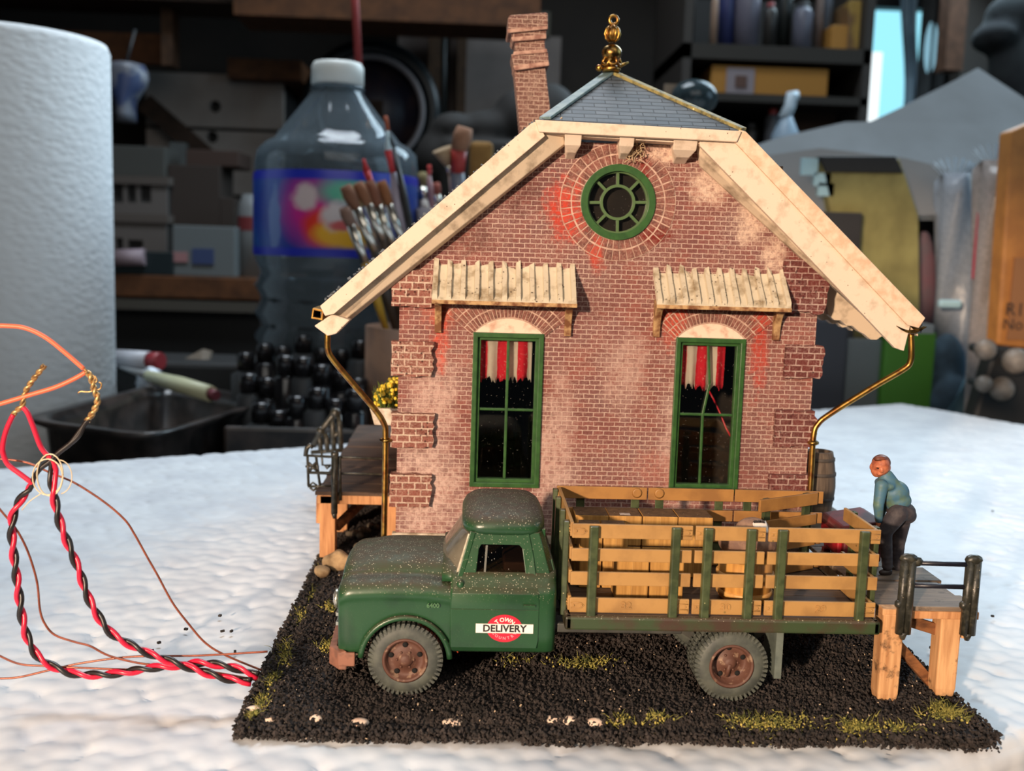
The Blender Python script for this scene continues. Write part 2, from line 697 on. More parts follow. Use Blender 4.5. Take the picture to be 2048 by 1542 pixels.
def fx(px, py, Y=F):
    p = PY(px, py, Y)
    return (p.x, p.z)


def circ(cx, cz, r, n=48):
    return [(cx + r * math.cos(2 * math.pi * k / n), cz + r * math.sin(2 * math.pi * k / n)) for k in range(n)]


RC = (4.62, 12.85)
WIN = [(.10, 2.40, 3.45, 8.56), (6.72, 9.02, 3.42, 8.58)]
outer = [(-2.3, .12), (11.33, .12), (11.33, 11.6), (8.0, 14.7), (2.2, 14.7), (-2.3, 10.75)]
holes = [[(a + .06, c + .06), (b - .06, c + .06), (b - .06, d - .06), (a + .06, d - .06)] for a, b, c, d in WIN] + [circ(*RC, 1.1)]
part('brick_front', G().plate(outer, holes, F, F + .3), BRICK, house)
g = G()
g.box(-2.3, -2.0, F + .3, 50, .12, 10.75)
g.box(11.03, 11.33, F + .3, 50, .12, 11.4)
g.box(-2.3, 11.33, 50, 50.3, .12, 11)
part('brick_sides', g, BRICK, house)
g = G()
g.box(-1.99, 11.02, F + .31, 49.9, 1.5, 1.7)
g.box(-1.99, 11.02, F + .31, 49.9, 10.6, 10.7)
g.box(-1.99, -1.9, F + .31, 49.9, 1.7, 10.6)
g.box(10.95, 11.02, F + .31, 49.9, 1.7, 10.6)
g.box(2.0, 10.9, 38.2, 38.3, 1.7, 10.6)
g.box(1.3, 10.0, F + .35, 36.5, 11.3, 14.2)
g.box(-1.9, 1.9, 41.2, 41.3, 1.7, 10.6)
part('dark_inside', g, INNER, house)
g = G()
g.box(-2.42, 11.45, F - .12, F + .2, 1.55, 1.84)
part('plinth', g, PLINTH, house, bev=.04)

# corner blocks of raised brick; edges a little ragged


def ragged(x0, x1, z0, z1, y, t, jag=.05):
    P = []
    for k in range(9):
        P.append((x0 + random.uniform(-.02, .02), z0 + (z1 - z0) * k / 8))
    for k in range(1, 8):
        P.append((x0 + (x1 - x0) * k / 8, z1 + random.uniform(-.02, .02)))
    for k in range(9):
        P.append((x1 + random.uniform(-jag, jag), z1 - (z1 - z0) * k / 8))
    for k in range(1, 8):
        P.append((x1 - (x1 - x0) * k / 8, z0 + random.uniform(-jag, jag) * .6))
    return G().plate(P, [], y, y + t)


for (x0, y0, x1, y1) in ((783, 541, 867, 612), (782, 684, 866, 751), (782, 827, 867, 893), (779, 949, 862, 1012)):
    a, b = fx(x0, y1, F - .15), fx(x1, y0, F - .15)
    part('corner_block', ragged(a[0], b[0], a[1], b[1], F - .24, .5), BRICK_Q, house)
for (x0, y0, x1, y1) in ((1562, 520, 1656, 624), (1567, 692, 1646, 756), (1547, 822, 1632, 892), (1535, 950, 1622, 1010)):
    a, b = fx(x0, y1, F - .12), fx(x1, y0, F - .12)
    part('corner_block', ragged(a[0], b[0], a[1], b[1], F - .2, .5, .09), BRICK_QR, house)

# windows: outer frame, sash, glazing bars, pane, striped curtain
for wi, (a, b, c, d) in enumerate(WIN):
    g = G()
    w = .16
    g.plate([(a, c), (b, c), (b, d), (a, d)], [[(a + w, c + w), (b - w, c + w), (b - w, d - w), (a + w, d - w)]], F - .1, F + .12)
    fr = part('window', g, GREENFRAME, house, bev=.025)
    g = G()
    e = .26
    g.plate([(a + w * .9, c + w * .9), (b - w * .9, c + w * .9), (b - w * .9, d - w * .9), (a + w * .9, d - w * .9)],
            [[(a + e, c + e), (b - e, c + e), (b - e, d - e), (a + e, d - e)]], F + .04, F + .28)
    mx = (a + b) / 2
    mz = PY(1010, 818, F + .1).z - .02
    g.box(a + e, b - e, F + .1, F + .18, mz - .04, mz + .04)
    if wi == 0:
        g.box(mx - .045, mx + .045, F + .09, F + .17, c + e, d - e)
    else:
        p = [PY(x, y, F + .13) for x, y in ((1417, 676), (1419, 768), (1405, 829), (1399, 960))]
        p[0].z = d - e
        p[-1].z = c + e
        for q, r in zip(p[:-1], p[1:]):
            g.bar(q, r, .08, .08, up=(0, 1, 0))
    part('sash', g, GREENFRAME, fr, bev=.015)
    part('pane', G().box(a + .2, b - .2, F + .19, F + .21, c + .2, d - .2), GLASS_DARK, fr)
    x0, x1 = (a + .22, b - .35) if wi == 0 else (a + .3, b - .55)
    cz = d - 1.55 - .1 * wi
    tat = [random.uniform(-.16, .1) for _ in range(40)]

    def cur(u, v, x0=x0, x1=x1, cz=cz, d=d, tat=tat):
        x = x0 + (x1 - x0) * u
        zb = cz + tat[int(u * 39)]
        return V((x, F + .36 + .07 * math.sin(u * 21) * (.4 + v), d - .15 - (d - .15 - zb) * v))
    part('curtain', sheet(cur, 40, 8, .02), CURTAIN, fr)
g = G().tube([PY(1418, 782, 35.3), PY(1428, 800, 35.3), PY(1441, 828, 35.2), PY(1452, 856, 35.0), PY(1468, 884, 34.8)], .03, 8)
part('wire_inside', g, mat('red_plastic', (200, 24, 48), rough=.3), house, label='thin red wire behind the right window pane')

# round window
g = G()
g.plate(circ(*RC, 1.2, 64), [circ(*RC, .98, 64)], F - .12, F + .1)
rw = part('round_window', g, GREENFRAME, house, bev=.03)
g = G()
g.plate(circ(*RC, 1.02, 64), [circ(*RC, .93, 64)], F + .02, F + .2)
g.plate(circ(*RC, .57, 40), [circ(*RC, .48, 40)], F + .03, F + .13)
for k in range(8):
    t = math.radians(45 * k + 2)
    p = V((RC[0] + .53 * math.cos(t), F + .08, RC[1] + .53 * math.sin(t)))
    q = V((RC[0] + .98 * math.cos(t), F + .08, RC[1] + .98 * math.sin(t)))
    g.bar(p, q, .09, .08, up=(0, 1, 0))
part('glazing_bars', g, mat('window_green_light', (78, 104, 62), rough=.4), rw, bev=.012)
part('pane', G().plate(circ(*RC, .97, 40), [], F + .14, F + .16), GLASS_DARK, rw)


# brick arches: every brick a shaped block over a bed of mortar
def arch_bricks(cx, cz, rows, a0, a1, n, y0, y1, inset=.018, wv=.0):
    g = G()
    for ri, (r0, r1) in enumerate(rows):
        for k in range(n):
            t0 = a0 + (a1 - a0) * k / n
            t1 = a0 + (a1 - a0) * (k + 1) / n
            dt = inset / r0
            P = []
            for r, t in ((r0 + inset, t0 + dt), (r0 + inset, t1 - dt), (r1 - inset, t1 - dt * r0 / r1), (r1 - inset, t0 + dt * r0 / r1)):
                P.append((cx + r * math.cos(t) + random.uniform(-.008, .008), cz + r * math.sin(t) + random.uniform(-.008, .008)))
            g.plate(P, [], y0 + random.uniform(-.012, .012), y1)
    return g


part('round_arch', arch_bricks(*RC, [(1.2, 1.5), (1.52, 1.86)], 0, 2 * math.pi, 46, F - .05, F + .02), VOUS, house)
part('round_arch_mortar', G().plate(circ(*RC, 1.87, 64), [circ(*RC, 1.18, 64)], F - .025, F + .02), MORTAR, house)
for wi, (a, b, c, d) in enumerate(WIN):
    cx = (a + b) / 2
    half = (b - a) / 2 - .02
    rise = .5
    R = (half * half + rise * rise) / (2 * rise)
    cz = d + rise - R
    t = math.asin(half / R)
    a0, a1 = math.pi / 2 - t * 1.08, math.pi / 2 + t * 1.08
    part('window_arch', arch_bricks(cx, cz, [(R, R + .33), (R + .34, R + .68), (R + .69, R + 1.03)], a0, a1, 25, F - .05, F + .02), VOUS, house)
    bed = [(cx + (R - .02) * math.cos(a0 + (a1 - a0) * k / 20), cz + (R - .02) * math.sin(a0 + (a1 - a0) * k / 20)) for k in range(21)]
    bed += [(cx + (R + 1.05) * math.cos(a1 - (a1 - a0) * k / 20), cz + (R + 1.05) * math.sin(a1 - (a1 - a0) * k / 20)) for k in range(21)]
    part('arch_mortar', G().plate(bed, [], F - .025, F + .02), MORTAR, house)
    lun = [(cx + (R - .03) * math.cos(a0 + .06 + (a1 - a0 - .12) * k / 20), cz + (R - .03) * math.sin(a0 + .06 + (a1 - a0 - .12) * k / 20)) for k in range(21)]
    lun = [(b - .1, d - .05)] + [p for p in lun if p[1] > d - .04] + [(a + .1, d - .05)]
    part('arch_infill', G().plate(lun, [], F - .035, F + .02), PLASTER, house)

# awnings with standing seams and curved brackets
for wi, (tl, tr, bl, br_) in enumerate((((869, 526), (1146, 543), (868, 597), (1154, 607)), ((1305, 539), (1560, 552), (1322, 602), (1588, 621)))):
    A, B = PY(*tl, F - .05), PY(*tr, F - .05)
    Cc, D = PY(*bl, F - 1.0), PY(*br_, F - 1.0)
    zt = (A.z + B.z) / 2
    zb = (Cc.z + D.z) / 2
    x0, x1 = (A.x + Cc.x) / 2, (B.x + D.x) / 2
    sl = (zt - zb) / .95
    ribs = 10
    prof = []
    for k in range(ribs + 1):
        x = x0 + .05 + (x1 - x0 - .1) * k / ribs
        prof += [(x - .1, 0), (x - .075, .16), (x + .065, .16), (x + .075, 0)]
    prof = [(x0 - .04, -.07)] + prof + [(x1 + .04, -.07)]
    rings = []
    for v in range(6):
        t = v / 5
        y = F - .02 - 1.0 * t
        z = zt - (zt - zb) * (t ** .9)
        top = [V((px_ + random.uniform(-.008, .008), y, z + h)) for px_, h in prof]
        if v == 0:
            top = [p + V((0, 0, random.uniform(-.07, .09))) for p in top]
        bot = [V((x1 + .04, y, z - .12)), V((x0 - .04, y, z - .12))]
        rings.append(top + bot)
    aw = part('awning', G().loft(rings, smooth=False), AWN, house)
    part('awning_edge', G().box(x0 - .05, x1 + .05, F - 1.03, F - .96, zb - .15, zb - .02), RUSTY, aw, bev=.02)
    for x in (x0 + .14, x1 - .14):
        P = [(F + .02, zb + .1), (F - .92, zb + .02), (F - .92, zb - .16)]
        for k in range(7):
            t = k / 6 * math.pi / 2
            P.append((F - .78 + .62 * math.sin(t), zb - .16 - .85 * (1 - math.cos(t))))
        P += [(F - .16, zb - 1.12), (F + .02, zb - 1.12)]
        part('bracket', G().prism([V((x - .11, y, z)) for y, z in P], (.22, 0, 0)), RUSTY, aw, bev=.02)

# ---- roof: two slopes, front hip, trim boards
roof_y0, roof_y1 = F - .75, 51.5
RIDGE = V((4.5, 0, 17.55))
HB_L, HB_R = PY(1086, 238, F - .9), PY(1481, 259, F - .9)
HAP = PY(1222, 143, 36.6)
RIDGE.x, RIDGE.z = HAP.x, HAP.z
EL, ER = PY(640, 616, F - .9), PY(1849, 650, F - .9)


def slope(E, top, sgn):
    """a roof slope with its thickness, cut back along the hip at the front"""
    th = V((0, 0, -.28))
    tip = V((top.x, HAP.y, top.z))
    P = [V((E.x, roof_y0, E.z)), V((HB_L.x if sgn < 0 else HB_R.x, roof_y0, (HB_L.z if sgn < 0 else HB_R.z))), tip, V((top.x, roof_y1, top.z)), V((E.x, roof_y1, E.z))]
    return G().prism(P, th)


part('roof_slope', slope(EL, RIDGE, -1), [SLATE], house)
part('roof_slope', slope(ER, RIDGE, 1), [SLATE], house)
g = G()
for E_, sg in ((EL, 1), (ER, -1)):
    g.prism([V((E_.x + sg * .1, F - .7, E_.z - .3)), V((RIDGE.x - sg * 2.4, F - .7, RIDGE.z - 2.3)), V((RIDGE.x - sg * 2.4, roof_y1, RIDGE.z - 2.3)), V((E_.x + sg * .1, roof_y1, E_.z - .3))], (0, 0, -.08))
part('roof_underside', g, CREAM_DIRTY, house)
part('hip_face', G().prism([V((HB_L.x - .1, F - .95, HB_L.z - .02)), V((HB_R.x + .1, F - .95, HB_R.z - .02)), HAP], (0, .08, -.2)), SLATE, house)
part('hip_cap', G().bar(HB_L + V((.05, 0, .02)), HAP, .42, .1, up=(-.35, -.5, .8)), mat('blue_grey_hip', (86, 112, 118), (120, 140, 140), 3, rough=.35, spec=.6), house, bev=.03, label='blue grey hip cap on the left of the slate roof')
part('hip_cap', G().bar(HB_R + V((.1, 0, .0)), HAP, .34, .12, up=(.35, -.5, .8)), mat('mossy_gold_hip', (150, 138, 84), (92, 88, 58), 5, .42, .6, rough=.65, bump=.6, dots=[((225, 215, 160), 4, .16)]), house, bev=.03, label='mossy gold hip cap on the right of the slate roof')


# sloping boards under the eaves: a flat front board and a slanted soffit board behind it
def board(pts, y0, y1, name, m, bev=.02):
    P = [PY(x, y, y0) for x, y in pts]
    Q = [V((p.x, y1, p.z)) for p in P]
    n = len(P)
    g = G().add(P + Q, [tuple(range(n))[::-1], tuple(range(n, 2 * n))] + [(i, (i + 1) % n, n + (i + 1) % n, n + i) for i in range(n)])
    return part(name, g, m, house, bev=bev)


board([(1076, 241), (1062, 247), (640, 612), (650, 632), (668, 628), (1090, 272)], F - 1.0, F - .72, 'barge_board', CREAM)
# slanted soffit, left
t0, t1 = PY(656, 634, F - .85), PY(1125, 232, F - .85)
b0, b1 = PY(672, 664, F - .25), PY(1140, 283, F - .25)
e0 = PY(628, 652, F - .85)
g = G()
g.loft([[t0, V((t0.x, F, t0.z)), V((b0.x, F, b0.z)), b0, PY(650, 672, F - .5)], [t1, V((t1.x, F, t1.z)), V((b1.x, F, b1.z)), b1, PY(1128, 289, F - .5)]], smooth=False)
part('soffit', g, CREAM_DIRTY, house, bev=.03)
part('soffit_end', G().prism([PY(x, y, F - .9) for x, y in ((628, 652), (664, 628), (700, 640), (672, 668), (655, 672))], (0, .8, 0)), CREAM, house, bev=.04)
# right side
board([(1479, 259), (1492, 263), (1851, 636), (1838, 656), (1815, 650), (1470, 284)], F - 1.0, F - .85, 'barge_board', mat('cream_edge', (232, 206, 180), (214, 180, 150), 3, rough=.8, bump=.3, bsc=9))
board([(1400, 270), (1472, 280), (1822, 646), (1808, 702), (1790, 696), (1584, 480), (1400, 292)], F - .9, F - .7, 'fascia', CREAM)
t0, t1 = PY(1400, 276, F - .75), PY(1812, 670, F - .75)
b0, b1 = PY(1400, 332, F - .15), PY(1800, 694, F - .35)
g = G()
g.loft([[t0, V((t0.x, F, t0.z)), V((b0.x, F, b0.z)), b0, PY(1397, 308, F - .5)], [t1, V((t1.x, F, t1.z)), V((b1.x, F, b1.z)), b1, PY(1806, 700, F - .5)]], smooth=False)
part('soffit', g, CREAM_DIRTY, house, bev=.03)
rag = [(1640, 520), (1770, 640)] + [(1765 - k * 12, 690 - (k % 2) * 5 - k * 5.5 - (k > 3) * 6) for k in range(0, 10)]
rag[2] = (1776, 664)
board(rag, F + .9, F + 1.2, 'soffit_moulding', CREAM_DIRTY, bev=0)
rag = [(1630, 520), (1712, 610)] + [(1705 - k * 10, 662 - k * 3.5 - (k % 2) * 5) for k in range(0, 8)]
board(rag, F + 2.2, F + 2.6, 'soffit_moulding', CREAM_DIRTY, bev=0)
# trim under the hip with three rafter tails
a, b = PY(1070, 239, F - 1.1), PY(1484, 262, F - 1.1)
g = G().prism([a, b, PY(1474, 284, F - 1.1), PY(1078, 264, F - 1.1)], (0, .4, 0))
part('hip_trim', g, CREAM, house, bev=.03)
g = G().prism([V((HB_L.x + .1, F - .8, HB_L.z - .3)), V((HB_R.x - .1, F - .8, HB_R.z - .35)), V((HB_R.x - .1, F - .8, HB_R.z - .5)), V((HB_L.x + .1, F - .8, HB_L.z - .45))], (0, .85, 0))
part('hip_soffit', g, CREAM, house)
for (x, y, w) in ((1147, 262, 34), (1255, 264, 30), (1372, 272, 48)):
    P0 = PY(x, y, F - .9)
    hw = w / 2 * (F - .9) / FPX
    prof = [(F - .95, P0.z + .1), (F - .95, P0.z - .12), (F - .8, P0.z - .42), (F - .55, P0.z - .62), (F - .25, P0.z - .7), (F + .02, P0.z - .78), (F + .02, P0.z + .1)]
    g = G().loft([[V((P0.x + s * hw * (.55 if q[1] < P0.z - .5 else 1), q[0], q[1])) for q in prof] for s in (-1, 1)], smooth=False)
    part('rafter_tail', g, CREAM, house, bev=.03)
# bird's nest like wad under the middle tail
g = G()
c = PY(1275, 300, F - .35)
for k in range(70):
    p = c + V((random.uniform(-.28, .22), random.uniform(-.1, .15), random.uniform(-.32, .3)))
    q = p + V((random.uniform(-.2, .2), random.uniform(-.1, .1), random.uniform(-.2, .2)))
    g.tube([p, (p + q) / 2 + V((random.uniform(-.05, .05), 0, random.uniform(-.05, .05))), q], .012, 5)
part('straw_wad', g, mat('straw', (200, 175, 140), rough=.8), house)
# crumbs along the upper roof edge
g = G()
for k in range(70):
    t = random.random()
    p = PY(640 + 430 * t, 610 - 367 * t - 2, F - .8)
    g.obox(p, (random.uniform(.04, .13), random.uniform(.05, .2), random.uniform(.03, .08)), Matrix.Rotation(random.uniform(-1, 1), 3, 'Y'))
part('roof_edge_crumbs', g, SLATE, house, kind='stuff')

# chimney, leaning a little
g = G()
yc = 38.5


def chim(pts, d, m=0):
    P = [PY(x, y, yc - d / 2) for x, y in pts]
    return G.prism(g, P, (0, d, 0))


chim([(1027, 128), (1090, 126), (1106, 262), (1044, 300)], 1.2)
chim([(1022, 108), (1096, 101), (1098, 128), (1029, 138)], 1.5)
chim([(1029, 72), (1089, 70), (1091, 104), (1031, 112)], 1.2)
chim([(1020, 62), (1094, 54), (1092, 76), (1026, 80)], 1.45)
chim([(1016, 34), (1096, 26), (1096, 58), (1017, 66)], 1.65)
chim([(1019, 30), (1093, 24), (1096, 30), (1016, 38)], 1.5)
ch_ = part('chimney', g, BRICK_CH, house, bev=.04)
g = G()
chim([(1027, 103), (1094, 97), (1095, 105), (1026, 111)], 1.62)
chim([(1026, 131), (1098, 122), (1099, 131), (1030, 141)], 1.6)
chim([(1022, 74), (1093, 68), (1093, 77), (1026, 83)], 1.55)
chim([(1014, 58), (1096, 51), (1096, 58), (1016, 66)], 1.75)
part('chimney_ledge', g, mat('pale_mortar_ledge', (188, 152, 134), (140, 100, 88), 4, rough=.9, bump=.5), ch_, bev=.03)

# gilt finial: loops, two beads, a ring
p0 = PY(1222, 138, 36.4)
s = 36.4 / FPX
fin = part('finial', G().ball(p0 + V((0, 0, 30 * s)), (20 * s, 20 * s, 17 * s), 20, 12), BRASS_DARK, house)
g = G().ball(p0 + V((0, 0, 66 * s)), (14 * s, 14 * s, 16 * s), 20, 12)
for k in range(10):
    t = 2 * math.pi * k / 10
    g.tube([p0 + V((math.cos(t) * r * s, math.sin(t) * r * s, z * s)) for r, z in ((5, 51), (12.5, 57), (15, 66), (12.5, 75), (5, 81))], 2.2 * s, 6)
part('bead', g, BRASS, fin)
part('eyelet', G().ring(p0 + V((1 * s, 0, 92 * s)), 8 * s, 3.4 * s, n=22), BRASS, fin)
g = G()
for k in range(7):
    t = 2 * math.pi * k / 7 + .3
    c = p0 + V((math.cos(t) * 15 * s, math.sin(t) * 15 * s, 14 * s))
    g.ring(c, 8.5 * s, 3.2 * s, axis=(math.cos(t), math.sin(t), .35), n=18)
g.lathe([(16 * s, -6 * s), (19 * s, 0), (12 * s, 6 * s)], p0)
g.tube([p0 + V((10 * s, 0, 3 * s)), p0 + V((34 * s, 0, 14 * s))], [5 * s, 2 * s], 8)
g.ball(p0 + V((-24 * s, -6 * s, 0)), 7 * s, 10, 6)
part('petal_collar', g, BRASS, fin)

# downpipes and gutters
s = F / FPX
lp = smooth_path([PY(656, 648, F - .6), PY(655, 676, F - .6), PY(656, 700, F - .55), PY(668, 722, F - .5), PY(715, 778, F - .35), PY(752, 822, F - .25), PY(768, 848, F - .22), PY(771, 870, F - .2), PY(770, 960, F - .2), PY(768, 1082, F - .2)], 5)
dp = part('downpipe', G().tube(lp, .1, 12), BRASS, house, label='brass downpipe on the left corner of the house')
g = G().ring(PY(772, 880, F - .2), .17, .05, axis=(0, 0, 1), n=20)
g.tube([PY(772, 880, F - .2), PY(800, 882, F + .05)], .04, 6)
part('pipe_collar', g, BRASS_DARK, dp)
b = PY(768, 1084, F - .2)
part('pipe_shoe', G().lathe([(.24, -.06), (.22, 0), (.13, .05)], b, n=16), mat('verdigris', (120, 128, 84), (80, 92, 60), 5, rough=.6), dp)
rp = smooth_path([PY(1822, 668, F - .6), PY(1823, 700, F - .6), PY(1821, 722, F - .55), PY(1808, 738, F - .5), PY(1745, 775, F - .4), PY(1660, 828, F - .25), PY(1636, 848, F - .2), PY(1627, 872, F - .2), PY(1622, 950, F - .2), PY(1612, 1110, F - .2)], 5)
dp = part('downpipe', G().tube(rp, .1, 12), BRASS, house, label='brass downpipe on the right corner of the house')
g = G().lathe([(.1, -.09), (.19, -.04), (.19, .02), (.12, .08)], PY(1626, 885, F - .2), n=18)
g.tube([PY(1626, 885, F - .2), PY(1600, 882, F + .05)], .04, 6)
part('pipe_collar', g, BRASS_DARK, dp)
c = PY(635, 628, F - .9)
g = G().plate([(c.x - .2, c.z - .15), (c.x + .17, c.z - .2), (c.x + .21, c.z + .14), (c.x - .15, c.z + .19)],
              [[(c.x - .12, c.z - .09), (c.x + .1, c.z - .12), (c.x + .13, c.z + .07), (c.x - .09, c.z + .11)]], F - .95, F + 14)
part('gutter', g, BRASS, house, bev=.02)
a = PY(1790, 652, F - .8)
b = PY(1849, 660, F - .8)
g = G().loft([[V((a.x + (b.x - a.x) * k / 6, y, a.z - .22 * math.sin(math.pi * k / 6))) for k in range(7)] + [V((a.x + (b.x - a.x) * k / 6, y, a.z + .02 - .14 * math.sin(math.pi * k / 6))) for k in range(6, -1, -1)] for y in (F - .95, F + 14)])
part('gutter', g, BRASS_DARK, house)

# flower box on the left wall
a, b = PY(744, 812, 35.5), PY(800, 848, 35.5)
fb = part('flower_box', G().loft([[V((x, y, z)) for x, y in ((a.x + i, 35 + i), (-2.31, 35 + i), (-2.31, 38 - i), (a.x + i, 38 - i))] for z, i in ((b.z, .12), (a.z - .12, 0), (a.z, -.04))], smooth=False), mat('cracked_white', (226, 214, 196), (190, 172, 150), 3, rough=.85, bump=.5, dots=[((60, 50, 40), 3.5, .2)]), house, bev=.04)
g = G()
for k in range(260):
    p = V((random.uniform(a.x + .1, -2.4), random.uniform(35.1, 37.8), a.z - .05))
    h = random.uniform(.3, 1.0) * (.6 + .5 * (p.x - a.x))
    q = p + V((random.uniform(-.25, .2), random.uniform(-.15, .15), h))
    g.tube([p, (p + q) / 2 + V((random.uniform(-.05, .05), 0, 0)), q], [.02, .018, .006], 4)
part('stems', g, mat('stem_green', (96, 110, 40), (60, 84, 30), 3, rough=.7), fb, kind='stuff')
g = G()
for k in range(170):
    x = random.uniform(a.x + .1, -2.36)
    p = V((x, random.uniform(35.0, 37.8), a.z + random.uniform(.05, .35 + .75 * (x - a.x))))
    g.ball(p, (random.uniform(.05, .09), random.uniform(.05, .09), random.uniform(.04, .08)), 6, 4)
part('blossoms', g, mat('yellow_blossom', (226, 190, 36), (240, 215, 90), 6, rough=.7), fb, kind='stuff')
# ================================================================== foam sheet with a beaded skin
FOAM_Z = -.4
FU, FV = V((.875, .484, 0)).normalized(), V((.484, -.875, 0)).normalized()
FC = V((36.2, 86.0, FOAM_Z - .19))            # back right corner
FL, FW, FT = 98.0, 43.2, 4.6


def beads(P, cell, seed):
    """height of packed foam beads at 2-D points P (n,2)"""
    r = np.random.default_rng(seed)
    tab = r.random((256, 256, 3))
    I = np.floor(P / cell).astype(int)
    best = np.full(len(P), 9.0)
    for dx in (-1, 0, 1):
        for dy in (-1, 0, 1):
            c = I + (dx, dy)
            j = tab[c[:, 0] % 256, c[:, 1] % 256]
            q = (c + .5 + (j[:, :2] - .5) * .8) * cell
            d = np.hypot(P[:, 0] - q[:, 0], P[:, 1] - q[:, 1]) / cell
            d = d - (j[:, 2] - .5) * .12
            best = np.minimum(best, d)
    return np.sqrt(np.maximum(0, 1 - (best / .86) ** 2))


def foam_patch(o, du, dv, n, lu, lv, step, h, seed):
    nu, nv = int(lu / step), int(lv / step)
    a, b = np.meshgrid(np.linspace(0, lu, nu + 1), np.linspace(0, lv, nv + 1), indexing='ij')
    a, b = a.ravel(), b.ravel()
    z = beads(np.stack([a * 1.0, b * 1.0], 1), .62, seed) * h
    z += .04 * np.sin(a * .31 + seed) * np.sin(b * .43)
    e = np.minimum(np.minimum(a, lu - a), np.minimum(b, lv - b))
    z = z * np.clip(e / .25, 0, 1) - .22 * (1 - np.clip(e / .35, 0, 1)) ** 2
    P = np.array(o)[None] + a[:, None] * np.array(du) + b[:, None] * np.array(dv) + z[:, None] * np.array(n)
    idx = np.arange((nu + 1) * (nv + 1)).reshape(nu + 1, nv + 1)
    f = np.stack([idx[:-1, :-1].ravel(), idx[1:, :-1].ravel(), idx[1:, 1:].ravel(), idx[:-1, 1:].ravel()], 1)
    return P, f


UP = V((0, 0, 1))
A0 = FC - FU * FL
pieces = [foam_patch(A0, FU, FV, UP, FL, FW, .14, .15, 3),
          foam_patch(A0 + FV * FW, FU, -UP, FV, FL, FT, .16, .1, 5),
          foam_patch(FC, FV, -UP, FU, FW, FT, .2, .08, 6),
          foam_patch(A0, FU, -UP, -FV, FL, FT, .4, .05, 7),
          foam_patch(A0, FV, -UP, -FU, FW, FT, .4, .05, 8),
          foam_patch(A0 - UP * FT, FU, FV, -UP, FL, FW, 2.0, 0, 9)]
vs, fs, b = [], [], 0
for P, f in pieces:
    vs.append(P)
    fs.append(f + b)
    b += len(P)
vs, fs = np.concatenate(vs), np.concatenate(fs)
me = bpy.data.meshes.new('foam_sheet')
forg = np.array((5, 45, FOAM_Z - FT - .19))
me.from_pydata(((vs - forg) * U).tolist(), [], fs.tolist())
me.polygons.foreach_set('use_smooth', [True] * len(fs))
me.materials.append(mat('white_foam', (226, 228, 230), (212, 214, 218), .5, rough=.55, spec=.4, bump=.1, bsc=6))
me.update()
foam = bpy.data.objects.new('foam_sheet', me)
COL.objects.link(foam)
foam.location = V(forg) * U
tag(foam, 'large white polystyrene foam sheet with a beaded skin under the whole diorama', 'foam sheet')
# dark crumbs lying on the foam
g = G()
for x, y in ((440, 1231), (372, 1258), (318, 1285), (303, 1301), (445, 1262), (463, 1262), (470, 1303), (1985, 1022), (1985, 1232), (1862, 1295)):
    p = PZ(x, y, FOAM_Z + .08)
    g.obox(p, (random.uniform(.07, .13), random.uniform(.05, .1), .06), Matrix.Rotation(random.uniform(0, 3), 3, 'Z'))
for k in range(40):
    p = PZ(random.uniform(1720, 1880), random.uniform(1150, 1375), FOAM_Z + .08) + V((2.0, 0, 0))
solo('loose_grit', g, mat('grit_dark', (50, 44, 40), rough=.9), 'dark grit crumbs lying on the white foam left of the diorama', 'grit', kind='stuff')

# ================================================================== diorama base
GRAV = mat('black_gravel', (64, 57, 54), (34, 31, 30), 5, rough=.85, spec=.35, bump=.9, bsc=14, bd=.03)
base = thing('diorama_base', 'flat diorama base of black gravel with grassy edges under the model house and truck', 'diorama base', (4, 34, FOAM_Z))
bx0, bx1, by0, by1 = -5.25, 12.95, 23.75, 51.5
part('board', G().box(bx0 + .3, bx1 - .3, by0 + .3, by1, FOAM_Z + .02, -.3), mat('board_dark', (58, 50, 46), rough=.9), base)


def gh(x, y):
    return .05 * math.sin(x * 1.3 + 1) * math.sin(y * 1.1) + .03 * math.sin(x * 3.1 + y * 2.3)


def edge_drop(x, y):
    e = min(x - bx0, bx1 - x, y - by0)
    return -.32 * max(0, 1 - e / .7) ** 1.6


nu, nv = 150, 150
g = G().grid(nu, nv, lambda u, v: V((bx0 + (bx1 - bx0) * u, by0 + (by1 - by0) * v ** 1.3, 0)))
g.v = [(x, y, gh(x, y) + edge_drop(x, y) - .06 + random.uniform(-.02, .02)) for x, y, z in g.v]
part('gravel_bed', g, GRAV, base)


